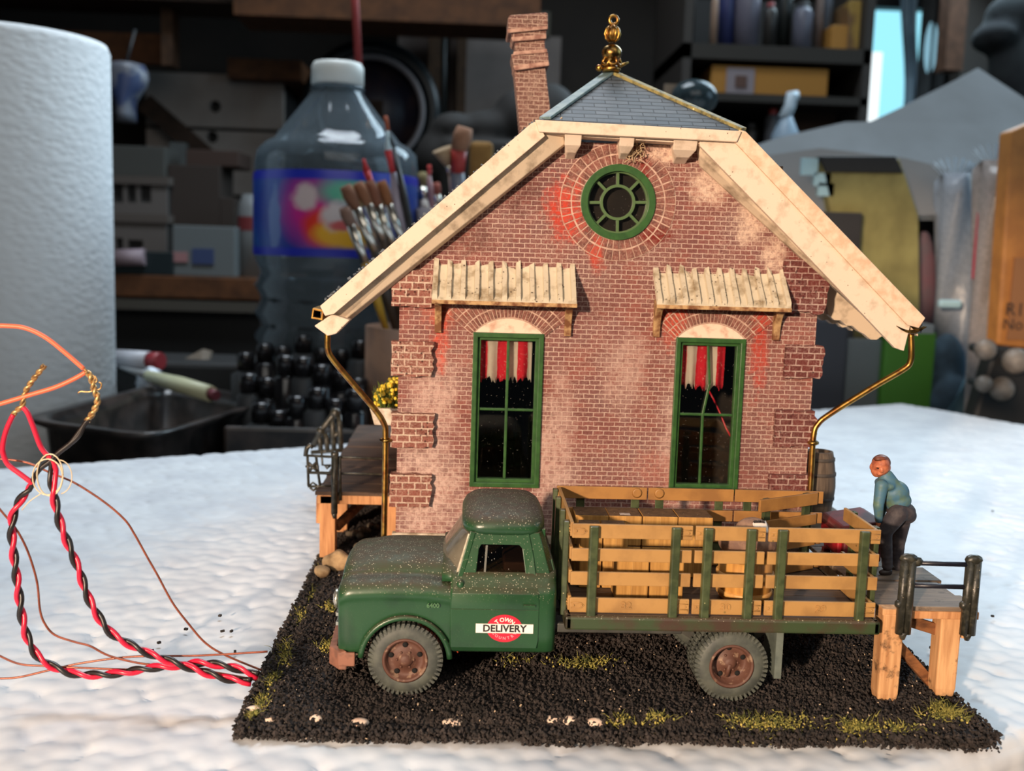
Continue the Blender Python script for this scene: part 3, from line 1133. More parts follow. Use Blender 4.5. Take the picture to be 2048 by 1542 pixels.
def grains(n, region, smin, smax, seed, zoff=0.0):
    """many small angular grains as one mesh"""
    r = np.random.default_rng(seed)
    P = region(n, r)
    n = len(P)
    oct_v = np.array([(1, 0, 0), (-1, 0, 0), (0, 1, 0), (0, -1, 0), (0, 0, 1), (0, 0, -1)], float)
    oct_f = np.array([(0, 2, 4), (2, 1, 4), (1, 3, 4), (3, 0, 4), (2, 0, 5), (1, 2, 5), (3, 1, 5), (0, 3, 5)])
    s = r.uniform(smin, smax, (n, 1, 1)) * r.uniform(.6, 1.25, (n, 1, 3))
    v = oct_v[None] * s + r.uniform(-.25, .25, (n, 6, 3)) * s
    t = r.uniform(0, 6.28, n)
    q = r.uniform(-.8, .8, n)
    c, d = np.cos(t), np.sin(t)
    x = v[:, :, 0] * c[:, None] - v[:, :, 1] * d[:, None]
    y = v[:, :, 0] * d[:, None] + v[:, :, 1] * c[:, None]
    z = v[:, :, 2]
    y2 = y * np.cos(q)[:, None] - z * np.sin(q)[:, None]
    z2 = y * np.sin(q)[:, None] + z * np.cos(q)[:, None]
    v = np.stack([x, y2, z2], 2) + P[:, None, :]
    f = oct_f[None] + (np.arange(n) * 6)[:, None, None]
    g = G()
    g.v = v.reshape(-1, 3).tolist()
    g.f = [tuple(a) for a in f.reshape(-1, 3).tolist()]
    g.sm = [False] * len(g.f)
    return g


def reg_front(n, r):
    x = r.uniform(bx0 - .1, bx1 + .15, n)
    y = by0 - .1 + (r.random(n) ** 1.25) * 11.5
    z = np.array([gh(a, b) + edge_drop(a, b) for a, b in zip(x, y)]) + r.uniform(-.06, .035, n)
    return np.stack([x, y, z], 1)


def reg_left(n, r):
    x = r.uniform(bx0 - .1, -1.9, n)
    y = r.uniform(35, 46, n)
    z = np.array([gh(a, b) + edge_drop(a, b) for a, b in zip(x, y)]) + r.uniform(-.06, .04, n)
    return np.stack([x, y, z], 1)


def reg_edge(n, r):
    m = n // 3
    x1 = r.uniform(bx0, bx1 + .1, m)
    a = np.stack([x1, by0 + r.uniform(-.14, .25, m), r.uniform(FOAM_Z + .05, -.1, m)], 1)
    y2 = r.uniform(by0, 40, m)
    b = np.stack([bx0 + r.uniform(-.12, .25, m), y2, r.uniform(FOAM_Z + .05, -.05, m)], 1)
    y3 = r.uniform(by0, 36, m)
    c = np.stack([bx1 + r.uniform(-.2, .2, m), y3, r.uniform(FOAM_Z + .05, -.05, m)], 1)
    return np.concatenate([a, b, c])


part('gravel', grains(42000, reg_front, .03, .062, 1), GRAV, base, kind='stuff')
part('gravel_rear', grains(5500, reg_left, .04, .075, 2), GRAV, base, kind='stuff')
part('gravel_edge', grains(9000, reg_edge, .035, .07, 3), GRAV, base, kind='stuff')


def reg_light(n, r):
    P = reg_front(n, r)
    P[:, 2] += .04
    return P


part('pale_grit', grains(420, reg_light, .018, .035, 4), mat('pale_grit', (205, 180, 150), rough=.8), base, kind='stuff')
# bare plaster showing along the front edge
g = G()
for x, y, w, h in ((1105, 1441, 26, 7), (1140, 1444, 18, 9), (1268, 1438, 30, 6), (1308, 1440, 26, 7), (1345, 1442, 18, 5), (1190, 1447, 20, 8), (1650, 1444, 34, 8), (1672, 1438, 20, 6), (1592, 1437, 16, 5), (510, 1424, 26, 9), (540, 1440, 14, 6), (632, 1441, 16, 9), (720, 1445, 20, 6), (905, 1446, 24, 6), (990, 1446, 18, 6), (1750, 1447, 22, 5), (1830, 1449, 26, 5)):
    p = PZ(x, y, -.16)
    p.y = max(p.y, by0 - .02)
    k = 24 / FPX
    g.ball(p, (w * k, .17, h * k * 1.5), 12, 6)
part('plaster_patches', g, PLASTER, base, kind='stuff')

# grass tufts
g = G()
g2 = G()
for x, y, w, h, n, up in ((1165, 1330, 62, 12, 300, .22), (1505, 1442, 60, 14, 330, .3), (1575, 1442, 60, 12, 260, .25), (1716, 1450, 34, 10, 220, .3), (1900, 1425, 52, 16, 420, .35), (1790, 1452, 50, 7, 160, .22),
                          (592, 1222, 18, 24, 220, .28), (566, 1295, 16, 26, 300, .3), (540, 1350, 16, 20, 240, .25), (520, 1398, 14, 22, 220, .25), (505, 1425, 12, 10, 120, .22), (662, 1215, 20, 12, 130, .22), (658, 1292, 24, 16, 170, .22),
                          (1030, 1322, 30, 10, 60, .2), (1320, 1438, 30, 8, 90, .22), (640, 1118, 8, 14, 120, .3), (1240, 1436, 26, 7, 70, .25), (620, 1175, 8, 20, 120, .26)):
    for k in range(int(n * .6)):
        q = PZ(x + random.gauss(0, .5) * w, y + random.gauss(0, .5) * h, 0)
        q.x = min(max(q.x, bx0 - .1), bx1 + .1)
        q.y = max(q.y, by0 - .08)
        q.z = gh(q.x, q.y) + edge_drop(q.x, q.y)
        L = random.uniform(.4, 1.3) * up
        d = V((random.gauss(0, .7), random.gauss(0, .7), random.uniform(.25, 1))).normalized() * L
        w_ = d.cross(V((random.gauss(0, 1), random.gauss(0, 1), .3))).normalized() * .011
        mdl = q + d * .55 + V((0, 0, .03))
        g.add([q - w_, q + w_, mdl + w_ * .7, q + d, mdl - w_ * .7], [(0, 1, 2, 3, 4)])
        if random.random() < .6:
            g2.ball(q + V((0, 0, random.uniform(.01, .07))), random.uniform(.015, .04), 5, 3)
part('grass', g, mat('dry_grass', (150, 142, 70), (84, 90, 44), 3, rough=.8), base, kind='stuff')
part('grass_crumbs', g2, mat('turf_crumbs', (196, 176, 92), (128, 128, 62), 4, .4, .6, rough=.85), base, kind='stuff')


# stones by the left dock
def stone(p, r, seed):
    rr = random.Random(seed)
    ph = [rr.uniform(0, 6) for _ in range(6)]
    g = G()
    g.ball(p, r, 18, 12)
    c = V(p)
    out = []
    for v in g.v:
        d = V(v) - c
        k = 1 + .12 * math.sin(d.x * 9 + ph[0]) * math.cos(d.z * 8 + ph[1]) + .1 * math.sin(d.y * 11 + ph[2] + d.z * 5)
        out.append(tuple(c + d * k))
    g.v = out
    return g


STONE = mat('tan_stone', (190, 160, 120), (140, 112, 80), 2.5, rough=.9, bump=.7, bsc=7, bd=.05)
p = PZ(676, 1140, 0)
solo('rock', stone(p + V((0, 0, .3)), (.52, .4, .4), 3), STONE, 'tan rock lying at the foot of the front left dock post', 'rock')
p = PZ(652, 1150, 0)
solo('rock', stone(p + V((-.12, -.1, .16)), (.3, .25, .2), 5), STONE, 'smaller tan stone touching the front of the rock by the dock post', 'rock')
peb = [(710, 1064, 9), (725, 1058, 9), (735, 1060, 7), (740, 1050, 8), (698, 1066, 7), (720, 1070, 8), (717, 1092, 10), (752, 1052, 7)]
for i, (x, y, r) in enumerate(peb):
    q = PZ(x, y + r, .02)
    rr = r * q.y / FPX
    solo('pebble', stone(q + V((0, 0, rr * .8)), (rr, rr * .9, rr * .85), 20 + i), mat('grey_pebble', (120, 108, 92), (84, 74, 62), 3, rough=.9) if i == 0 else bpy.data.materials['grey_pebble'],
         'small grey brown pebble on the black gravel under the left dock', 'pebble', group='pebbles under the left dock')

# ================================================================== docks
PLANK_D = woodmat('dock_planks_dark', (96, 74, 58), (60, 46, 38), 'x', 6, (50, 40, 34))
PLANK_G = woodmat('dock_planks_grey', (140, 122, 104), (96, 84, 74), 'x', 6, (70, 60, 54))
POSTW = woodmat('dock_post_wood', (214, 158, 108), (172, 116, 74), 'z', 6, None)
POSTB = woodmat('dock_post_worn', (222, 172, 122), (180, 128, 84), 'z', 6, (74, 54, 40))
BRACE = woodmat('dock_brace', (150, 100, 62), (96, 62, 40), 'x', 6, (60, 42, 30))
dz = 2.4
ld = thing('loading_dock', 'dark planked wooden loading dock with iron railings on the left of the house', 'loading dock', (-3.9, 43, 0))
y = 37.2
k = 0
while y < 50.5:
    w = random.uniform(1.25, 1.6)
    part('plank', G().box(-5.4 + random.uniform(-.06, .06), -2.35, y + .02, y + w - .02, dz - .14, dz + random.uniform(-.015, .015)), PLANK_D, ld, bev=.02)
    y += w
part('fascia', G().box(-5.35, -2.7, 37.22, 37.5, dz - .45, dz - .13), POSTW, ld, bev=.02)
part('fascia', G().box(-5.35, -5.1, 37.5, 50.5, dz - .45, dz - .14), POSTW, ld, bev=.02)
for x, y in ((-4.98, 37.5), (-4.95, 41.0), (-4.95, 46.5), (-2.75, 37.6), (-2.75, 44)):
    part('post', G().box(x - .28, x + .28, y - .28, y + .28, -.05, dz - .14), POSTW, ld, bev=.03)
part('brace', G().bar((-4.7, 37.6, 1.0), (-3.3, 40.5, dz - .35), .22, .3), BRACE, ld)
part('brace', G().box(-5.4, -5.25, 37.3, 37.9, 1.2, dz - .2), POSTW, ld, bev=.02)


def iron_post(g, p, h, r=.13, low=.55):
    g.tube([p + V((0, 0, -low)), p + V((0, 0, h))], [r, r * 1.05], 8)
    g.ball(p + V((0, 0, h)), (r * 1.25, r * 1.25, r * 1.1), 10, 6)
    g.tube([p + V((0, 0, -low)), p + V((0, 0, -low - .2))], [r, r * .4], 8)


PL = V((-4.72, 37.1, dz))
g = G()
iron_post(g, PL, 1.4, .12, .75)
g.tube([PL + V((.16, .1, 1.3)), PL + V((.2, .1, -.3))], .06, 6)
rail = part('railing', g, IRON, ld)
part('rod', G().tube([PL + V((-.7, .2, 1.28)), PL + V((2.35, .2, 1.22))], .045, 7), IRON, rail)
part('rod', G().tube([PL + V((-.7, .2, .68)), PL + V((2.35, .2, .66))], .045, 7), IRON, rail)
# open ironwork panels down the left edge
g = G()
q = 38.0 / FPX


def seg(pts, Y, r=.05):
    g.tube([PY(x, y, Y) for x, y in pts], r, 6)


seg([(615, 912), (617, 972)], 38.0, .055)
seg([(632, 912), (640, 972)], 38.0, .055)
seg([(613, 911), (660, 914)], 38.0, .05)
seg([(617, 945), (662, 947)], 38.0, .06)
seg([(616, 973), (664, 972)], 38.0, .05)
seg([(617, 926), (625, 932), (634, 925)], 38.0, .07)
seg([(619, 941), (626, 935), (636, 942)], 38.0, .07)
seg([(611, 933), (638, 933)], 38.0, .04)
seg([(619, 971), (626, 965), (634, 971)], 38.0, .04)
seg([(620, 975), (627, 981), (634, 975)], 38.0, .05)
seg([(611, 912), (613, 898), (620, 890), (626, 896)], 38.2, .09)
seg([(643, 900), (645, 930), (662, 931)], 40.0, .05)
seg([(650, 930), (654, 937), (660, 931)], 40.0, .05)
part('panel', g, IRON, rail)
g = G()
for x, yb, yt in ((642, 905, 868), (655, 903, 866), (668, 900, 828), (682, 898, 830)):
    g.tube([PY(x, yb, 47), PY(x - 4 if yt < 850 else x - 3, yt, 47)], .12, 8)
g.tube([PY(626, 893, 47), PY(645, 858, 47), PY(668, 828, 47), PY(675, 826, 47)], .14, 8)
g.tube([PY(664, 878, 47), PY(680, 862, 47)], .1, 8)
g.ball(PY(642, 862, 47), .22, 10, 6)
g.ball(PY(671, 826, 47), .24, 10, 6)
g.tube([PY(622, 905, 47), PY(690, 900, 47)], .1, 8)
part('stair_rail', g, IRON, ld)

rd = thing('loading_dock', 'weathered grey wooden loading dock on pale posts behind the truck tail, right of the house', 'loading dock', (12, 31, 0))
y = 25.75
while y < 37:
    w = random.uniform(.95, 1.35)
    part('plank', G().box(10.72, 13.3 + random.uniform(-.1, .1), y + .02, y + w - .02, dz - .13, dz + random.uniform(-.02, .02)), PLANK_G, rd, bev=.02)
    y += w
part('fascia', G().box(11.3, 13.35, 25.72, 25.86, dz - .3, dz - .1), POSTW, rd, bev=.02)
part('fascia', G().box(13.1, 13.4, 25.9, 37, dz - .32, dz - .13), POSTW, rd, bev=.02)


def taper_post(x, y, w, z1, m):
    a, b = w / 2, w / 2 * .82
    g = G().loft([[V((x + i * a_, y + j * a_, z)) for i, j in ((-1, -1), (1, -1), (1, 1), (-1, 1))] for z, a_ in ((-.08, b), (.15, a * .95), (z1, a))], smooth=False)
    return part('post', g, m, rd, bev=.04)


taper_post(11.02, 25.75, .56, dz - .1, POSTB)
taper_post(12.72, 26.15, .56, dz - .13, POSTB)
taper_post(11.0, 30.5, .5, dz - .13, POSTB)
taper_post(12.9, 30.5, .5, dz - .13, POSTB)
taper_post(12.9, 35.5, .5, dz - .13, POSTB)
part('post_cap', G().box(10.72, 11.3, 25.5, 25.9, dz - .16, dz + .02), POSTB, rd, bev=.03)
part('brace', G().bar((11.3, 26.0, 2.05), (12.6, 26.3, 1.6), .16, .3), BRACE, rd, bev=.02)
part('brace', G().bar((11.25, 26.1, 1.45), (12.6, 26.5, .05), .16, .26), BRACE, rd, bev=.02)
part('brace', G().box(13.05, 13.28, 25.95, 26.3, 1.5, 2.25), POSTB, rd, bev=.03)
part('brace', G().box(12.95, 13.1, 26.1, 26.6, 1.2, 1.9), BRACE, rd, bev=.03)
g = G()
A = PY(1809, 1222, 25.45)
B = PY(1938, 1228, 25.45)
for p in (A, B):
    p.z = dz
    for dx in (-.09, .09):
        g.tube([p + V((dx, 0, -.6)), p + V((dx, 0, 1.35))], .115, 9)
    g.ball(p + V((0, 0, 1.38)), (.24, .14, .14), 10, 6)
    g.ball(p + V((-.16, 0, .18)), .12, 8, 5)
    g.tube([p + V((0, 0, -.55)), p + V((0, 0, -.75))], [.13, .06], 8)
g.ball(A + V((.22, 0, 1.3)), (.16, .1, .13), 8, 5)
rail = part('railing', g, IRON, rd)
part('rod', G().tube([A + V((.1, 0, 1.27)), B + V((-.05, 0, 1.25))], .065, 8), mat('navy_iron', (28, 28, 38), rough=.35), rail)
part('rod', G().tube([A + V((.1, 0, .68)), B + V((-.05, 0, .66))], .065, 8), bpy.data.materials['navy_iron'], rail)

# barrel on the right dock, beside the house corner
bc = V((11.98, 34.75, dz))
prof = [(.0, 0), (.44, 0), (.5, .25), (.57, .8), (.6, 1.2), (.57, 1.65), (.5, 2.15), (.45, 2.38), (.38, 2.38), (.37, 2.2), (0, 2.2)]
bar = thing('barrel', 'weathered grey brown wooden barrel with an open top beside the right house corner', 'barrel', bc)
WBAR = woodmat('barrel_wood', (104, 90, 76), (72, 60, 52), 'z', 9)
part('staves', G().lathe(prof, bc, n=28, wob=lambda t, h: 1 + .012 * math.cos(t * 6.283 * 14)), WBAR, bar)
for z, r in ((.28, .535), (.78, .595), (1.62, .6), (2.12, .535)):
    part('hoop', G().lathe([(r - .03, -.06), (r, -.05), (r, .05), (r - .03, .06)], bc + V((0, 0, z)), n=28, caps=False), mat('barrel_hoop', (74, 66, 60), (58, 52, 48), 4, rough=.7) if z < .3 else bpy.data.materials['barrel_hoop'], bar)

# red chest the man is bending over
cx0, cx1, cy0, cy1 = 10.95, 12.15, 29.3, 31.0
REDC = mat('red_chest_paint', (176, 26, 38), (140, 22, 32), 2, rough=.5, spec=.4)
RED_SHADED = mat('chest_red_shaded', (112, 30, 34), (84, 24, 28), 2, rough=.55)  # chest red darkened, the man's shadow put into the colour
chest = thing('red_chest', 'red painted chest with a rounded lid on the dock in front of the bending man', 'chest', ((cx0 + cx1) / 2, 30, dz))
g = G().box(cx0 + .05, cx1, cy0, cy1, dz + .12, dz + .93)
part('chest_body', g, RED_SHADED, chest, bev=.06)
P = [V((cx0 - .12, cy0 - .03, dz + .9)), V((cx0 - .12, cy0 - .03, dz + 1.06)), V((cx0 - .02, cy0 - .03, dz + 1.17)), V((cx1 - .1, cy0 - .03, dz + 1.36)), V((cx1 + .08, cy0 - .03, dz + 1.3)), V((cx1 + .08, cy0 - .03, dz + .9))]
part('lid', G().prism(P, (0, cy1 - cy0 + .06, 0)), RED_SHADED, chest, bev=.06)
g = G()
g.box(cx0 - .1, cx0 + .06, cy0 + .1, cy1 - .1, dz + .3, dz + 1.1)
part('end_panel', g, REDC, chest, bev=.05)
for x, y in ((cx0 + .1, cy0 + .15), (cx0 + .1, cy1 - .15), (cx1 - .15, cy0 + .15), (cx1 - .15, cy1 - .15)):
    part('foot', G().box(x - .1, x + .1, y - .1, y + .1, dz - .01, dz + .14), RED_SHADED, chest)

# ================================================================== the man
my = 28.65


def M(px, py, dy=0):
    return PY(px, py, my + dy)


man = thing('person', 'person in a blue shirt and dark trousers bending over the red chest on the dock', 'person', M(1795, 1146))
SKIN = mat('painted_skin', (196, 118, 84), (150, 80, 58), 6, .45, .65, rough=.45, spec=.4)
SHIRT = mat('blue_shirt', (72, 112, 134), (92, 116, 96), 3, .45, .65, rough=.55, bump=.3, bsc=7, dots=[((205, 205, 190), 2.2, .2)])
TROU = mat('dark_trousers', (52, 48, 54), (78, 72, 74), 4, .45, .68, rough=.75, bump=.3, bsc=7)
HAIR = mat('brown_hair', (122, 66, 44), (90, 48, 34), 6, rough=.5)
SHOE = mat('dark_shoes', (44, 34, 32), rough=.5)
k = my / FPX


def cap(g, a, b, ra, rb, n=5):
    for i in range(n + 1):
        t = i / n
        g.ball(a + (b - a) * t, (ra + (rb - ra) * t) * k, 12, 8)


shN, shF = M(1763, 972, -.28), M(1778, 962, .45)
elN, elF = M(1757, 1010, -.32), M(1768, 1005, .55)
haN, haF = M(1757, 1046, -.2), M(1760, 1040, .5)
neck = M(1772, 957)
hipN, hipF = M(1796, 1027, -.22), M(1806, 1024, .25)
knN, knF = M(1770, 1062, -.25), M(1797, 1078, .3)
anN, anF = M(1775, 1128, -.2), M(1794, 1134, .35)
# body: head, neck, limbs and hands as one skin
g = G()
hc = M(1761, 932)
g.ball(hc, (19 * k, 20 * k, 21 * k), 18, 12)
g.ball(hc + V((-6 * k, 0, -9 * k)), (13 * k, 14 * k, 15 * k), 14, 10)       # jaw
g.ball(hc + V((-4 * k, -17 * k, -5 * k)), (4.5 * k, 5 * k, 6 * k), 10, 8)       # nose
g.ball(hc + V((-6 * k, -15 * k, 2 * k)), (12 * k, 5 * k, 3.2 * k), 10, 8)       # brow
g.ball(hc + V((-6 * k, -14 * k, -15 * k)), (6 * k, 4.5 * k, 2.4 * k), 10, 8)    # lips
g.ball(hc + V((17 * k, -4 * k, -3 * k)), (3 * k, 5 * k, 7 * k), 10, 8)          # ear
g.ball(hc + V((-18 * k, 4 * k, -3 * k)), (3 * k, 5 * k, 7 * k), 10, 8)
cap(g, hc + V((5 * k, 2 * k, -14 * k)), neck, 11, 11)
cap(g, neck, (hipN + hipF) / 2, 11, 17, 8)
for a, e, h in ((shN, elN, haN), (shF, elF, haF)):
    cap(g, a, e, 10, 8)
    cap(g, e, h, 8, 5.5)
    g.ball(h + V((0, 0, -4 * k)), (5.5 * k, 4 * k, 7 * k), 10, 8)
    for j in range(4):
        s0 = h + V(((-3.6 + 2.4 * j) * k, -1.5 * k, -9 * k))
        s1 = s0 + V((-1 * k, -1.0 * k, -(5 + (1.5 if j in (1, 2) else 0)) * k))
        s2 = s1 + V((0, 3.2 * k, -3 * k))
        cap(g, s0, s1, 1.5, 1.35, 4)
        cap(g, s1, s2, 1.35, 1.1, 3)
    cap(g, h + V((4.5 * k, -1 * k, -4 * k)), h + V((7 * k, -3.5 * k, -9 * k)), 1.8, 1.4, 4)
for a, e, h in ((hipN, knN, anN), (hipF, knF, anF)):
    cap(g, a, e, 13, 10)
    cap(g, e, h, 9, 6)
body = part('body', remesh(g, .022, 3), SKIN, man)
g = G()
for sgn in (-1, 1):
    g.ball(hc + V(((-6 + 6.5 * sgn) * k, -17.5 * k, -1.5 * k)), (2.6 * k, 1.6 * k, 1.5 * k), 10, 6)
part('eyes', g, mat('eye_dark', (46, 28, 24), rough=.3), man)
g = G()
g.ball(hc + V((3 * k, 5 * k, 6 * k)), (19.5 * k, 18 * k, 17.5 * k), 16, 10)
g.ball(hc + V((-4 * k, -6 * k, 16 * k)), (14 * k, 9 * k, 7 * k), 12, 8)
g.ball(hc + V((13 * k, 5 * k, -2 * k)), (8 * k, 9 * k, 10 * k), 12, 8)
part('hair', remesh(g, .03, 4), HAIR, man)
g = G()
cap(g, M(1772, 954), M(1784, 985), 16.5, 26, 7)
g.ball(M(1776, 964), (20 * k, 22 * k, 14 * k), 16, 10)
g.ball(M(1790, 984), (29 * k, 28 * k, 25 * k), 16, 10)
g.ball(M(1797, 1000), (26 * k, 27 * k, 20 * k), 16, 10)
cap(g, M(1784, 985), M(1797, 1012), 25, 23, 6)
g.ball(M(1770, 968, .05), (19 * k, 34 * k, 13 * k), 16, 10)
cap(g, shN, elN, 14, 11.5)
cap(g, elN, haN + V((0, 0, 7 * k)), 11.5, 8.5)
cap(g, shF, elF, 14, 11.5)
cap(g, elF, haF + V((0, 0, 7 * k)), 11.5, 8.5)
part('shirt', remesh(g, .025, 14), SHIRT, man)
g = G()
g.ball(M(1802, 1022), (30 * k, 29 * k, 21 * k), 16, 10)
g.ball(M(1813, 1030, .1), (20 * k, 24 * k, 18 * k), 16, 10)
cap(g, hipN, knN, 21, 16, 7)
cap(g, knN, anN + V((0, 0, -4 * k)), 15, 11.5, 7)
cap(g, hipF, knF, 21, 16, 7)
cap(g, knF, anF + V((0, 0, -4 * k)), 15, 11.5, 7)
g.lathe([(27 * k, -3 * k), (28.5 * k, 0), (27 * k, 3 * k)], M(1799, 1009), axis=(.25, 0, 1), n=20)
part('trousers', remesh(g, .025, 12), TROU, man)
for an in (anN, anF):
    g = G()
    b0 = V((an.x, an.y, dz))
    g.ball(b0 + V((-.06, -.02, .09)), (.19, .1, .1), 12, 8)
    g.ball(b0 + V((.05, .0, .11)), (.11, .1, .12), 12, 8)
    part('shoe', remesh(g, .03, 2), SHOE, man)
# ================================================================== the stake bed truck
def dusty_paint(name, c, c2, top, rough=.32):
    """paint with dust lying on the faces that look up, and white flecks"""
    k = N(name)
    col = k.mix(k.ramp(k.noise(1.2), .45, .65), lin(c), lin(c2))
    gm = k.n('ShaderNodeNewGeometry')
    sep = k.n('ShaderNodeSeparateXYZ')
    k.l(gm.outputs['Normal'], sep.inputs[0])
    up = k.ramp(sep.outputs[2], .3, .85, 0, .95)
    up = k.math('MULTIPLY', up, k.ramp(k.noise(3, 5, .7), .3, .6, .5, 1))
    col = k.mix(up, col, lin(top))
    v = k.n('ShaderNodeTexVoronoi')
    v.inputs['Scale'].default_value = 1
    k.l(k.mapping((16, 16, 16)), v.inputs['Vector'])
    f = k.math('MULTIPLY', k.ramp(v.outputs['Distance'], .23, .12), k.ramp(sep.outputs[2], .0, .6, .03, 1))
    f = k.math('MULTIPLY', f, k.ramp(k.noise(4, 3), .36, .52))
    col = k.mix(f, col, lin((208, 204, 178)))
    ro = k.math('ADD', k.math('MULTIPLY', up, .45), rough)
    return k.done(col, ro, 0, .5, k.bump(k.noise(7, 4), .12, .02))


PAINT = dusty_paint('green_truck_paint', (38, 76, 46), (34, 66, 42), (72, 62, 46))
PAINT_B = dusty_paint('green_bed_paint', (58, 72, 46), (70, 52, 42), (92, 78, 60), .4)
STAKE = mat('stake_green', (74, 84, 56), (56, 66, 44), 4, rough=.32, bump=.15, dots=[((214, 206, 150), 4, .1)])
OCHRE = mat('ochre_slats', (176, 134, 78), (156, 117, 68), 1.4, .45, .65, rough=.5, bump=.12, dots=[((88, 82, 44), 2.4, .09)])
OCHRE_D = mat('ochre_slats_inside', (164, 118, 62), (140, 98, 52), 1.2, rough=.5, bump=.1)
TYRE = mat('grey_tyre', (84, 88, 80), (66, 70, 66), 3, rough=.6, bump=.25, bsc=9)
RUST = mat('rusty_hub', (92, 60, 48), (150, 122, 100), 4, .56, .68, rough=.6, bump=.45, bsc=8)
HOLE = mat('hub_hole', (12, 10, 9), rough=.9)
CHAS = mat('chassis_grey', (70, 70, 64), (54, 54, 50), 2, rough=.5)
BUMPER = mat('brown_bumper', (146, 98, 78), (120, 82, 66), 4, rough=.6)
SEAT = mat('cab_inside', (62, 48, 38), (48, 38, 32), 2, rough=.8)
CHROME = mat('silver_trim', (190, 190, 180), rough=.25, metal=.8)
WSHIELD = glassy('dusty_windscreen', (225, 220, 210), .05, .08, opacity=.28, film=(172, 166, 150), dots=(10, .1))
CAR = mat('carton', (190, 148, 86), (164, 124, 70), 1.5, rough=.8, bump=.15)

YC = 27.6
truck = thing('truck', 'green stake bed delivery truck with ochre slat sides parked in front of the station house', 'truck', (3.5, YC, 0))


def sect(x, hw, zb, zs, hh, zh, zm=None):
    """cross-section of the front end: fender, valley and hood"""
    zm = zm if zm is not None else max(zb + .15, 1.9)
    P = [(hw - .2, zb), (hw - .1, zb), (hw - .07, max(zb + .1, min(zm, zs - .62))), (hw - .06, max(zb + .14, zs - .52)), (hw + .02, max(zb + .2, zs - .42)), (hw + .03, max(zb + .24, zs - .3)), (hw - .05, zs - .12), (hw - .25, zs), (hh + .3, zs - .05), (hh + .12, zs - .06),
         (hh + .06, zs + .06), (hh + .02, zh - .22), (hh - .14, zh - .06), (hh - .5, zh), (0, zh + .06)]
    near = [V((x, YC - a, z)) for a, z in P]
    far = [V((x, YC + a, z)) for a, z in P[-2::-1]]
    return near + far


AXF, RA = (-1.42, .9), 1.1
st = []
for x in (-3.16, -3.1, -2.95, -2.75, -2.55, -2.5, -2.4, -2.2, -1.95, -1.7, -1.42, -1.1, -.85, -.62, -.45, -.36, -.3):
    d = RA * RA - (x - AXF[0]) ** 2
    zb = AXF[1] + math.sqrt(d) if d > 0.0 else (1.0 if x < AXF[0] else 1.2)
    if x <= -2.95:
        t = (x + 3.16) / .21
        st.append(sect(x, 2.12 + .1 * t, 1.05 - .1 * t, 2.72 + .17 * t, 1.15 + .15 * t, 2.85 + .25 * t))
    else:
        t = min(1, (x + 2.95) / .9)
        st.append(sect(x, 2.22 + .03 * t, zb, 2.9 + .06 * t - (.1 * max(0, (x + .9) / .6)), 1.3 + .05 * t, 3.1 + .18 * t))
g = G().loft(st, closed=False, caps=False)
# nose: grille opening wall
n = len(st[0])
c = V((-3.2, YC, 2.0))
b = len(g.v)
g.v.append(tuple(c))
for j in range(n - 1):
    g.f.append((j, j + 1, b))
    g.sm.append(False)
g.f.append((n - 1, 0, b))
g.sm.append(False)
part('front_end', g, PAINT, truck, sub=1)
# grille, headlights, bumper
g = G()
for z in (1.5, 1.75, 2.0, 2.25):
    g.bar((-3.24, YC - 1.3, z), (-3.24, YC + 1.3, z), .08, .09)
part('grille', g, CHROME, truck)
for s_ in (-1, 1):
    part('headlight', G().lathe([(.24, 0), (.26, .08), (.1, .14)], (-3.14, YC + s_ * 1.78, 2.35), axis=(-1, 0, 0), n=18), CHROME, truck)
g = G().loft([[V((x, y, z)) for x, z in ((-3.42 + d, .62), (-3.42 + d, 1.08), (-3.22 + d, 1.12), (-3.22 + d, .62))] for y, d in ((YC - 2.2, .34), (YC - 1.8, .05), (YC, 0), (YC + 1.8, .05), (YC + 2.2, .34))], smooth=False)
g.box(-3.1, -2.68, YC - 2.22, YC - 2.12, .72, 1.08)
part('bumper', g, BUMPER, truck, bev=.03)
for s_ in (-1, 1):
    g = G().tube([(AXF[0] + (RA + .02) * math.cos(t), YC + s_ * 2.22, AXF[1] + (RA + .02) * math.sin(t)) for t in [math.radians(4 + 172 * i / 24) for i in range(25)]], .075, 8)
    part('arch_lip', g, PAINT, truck)
# cab: lower shell
st = []
for x, ins in ((-.32, 0), (-.2, 0), (1.0, 0), (2.1, 0), (2.25, .04), (2.34, .16)):
    P = [(2.1 - ins, 1.12), (2.22 - ins, 1.2), (2.27 - ins, 1.6), (2.28 - ins, 2.5), (2.26 - ins, 2.7), (2.16 - ins, 2.86), (2.02 - ins, 3.0), (1.97 - ins, 3.14), (1.6, 3.15), (0, 3.15)]
    st.append([V((x, YC - a, z)) for a, z in P] + [V((x, YC + a, z)) for a, z in P[-2::-1]])
part('cab', G().loft(st, closed=True), PAINT, truck, bev=.0)
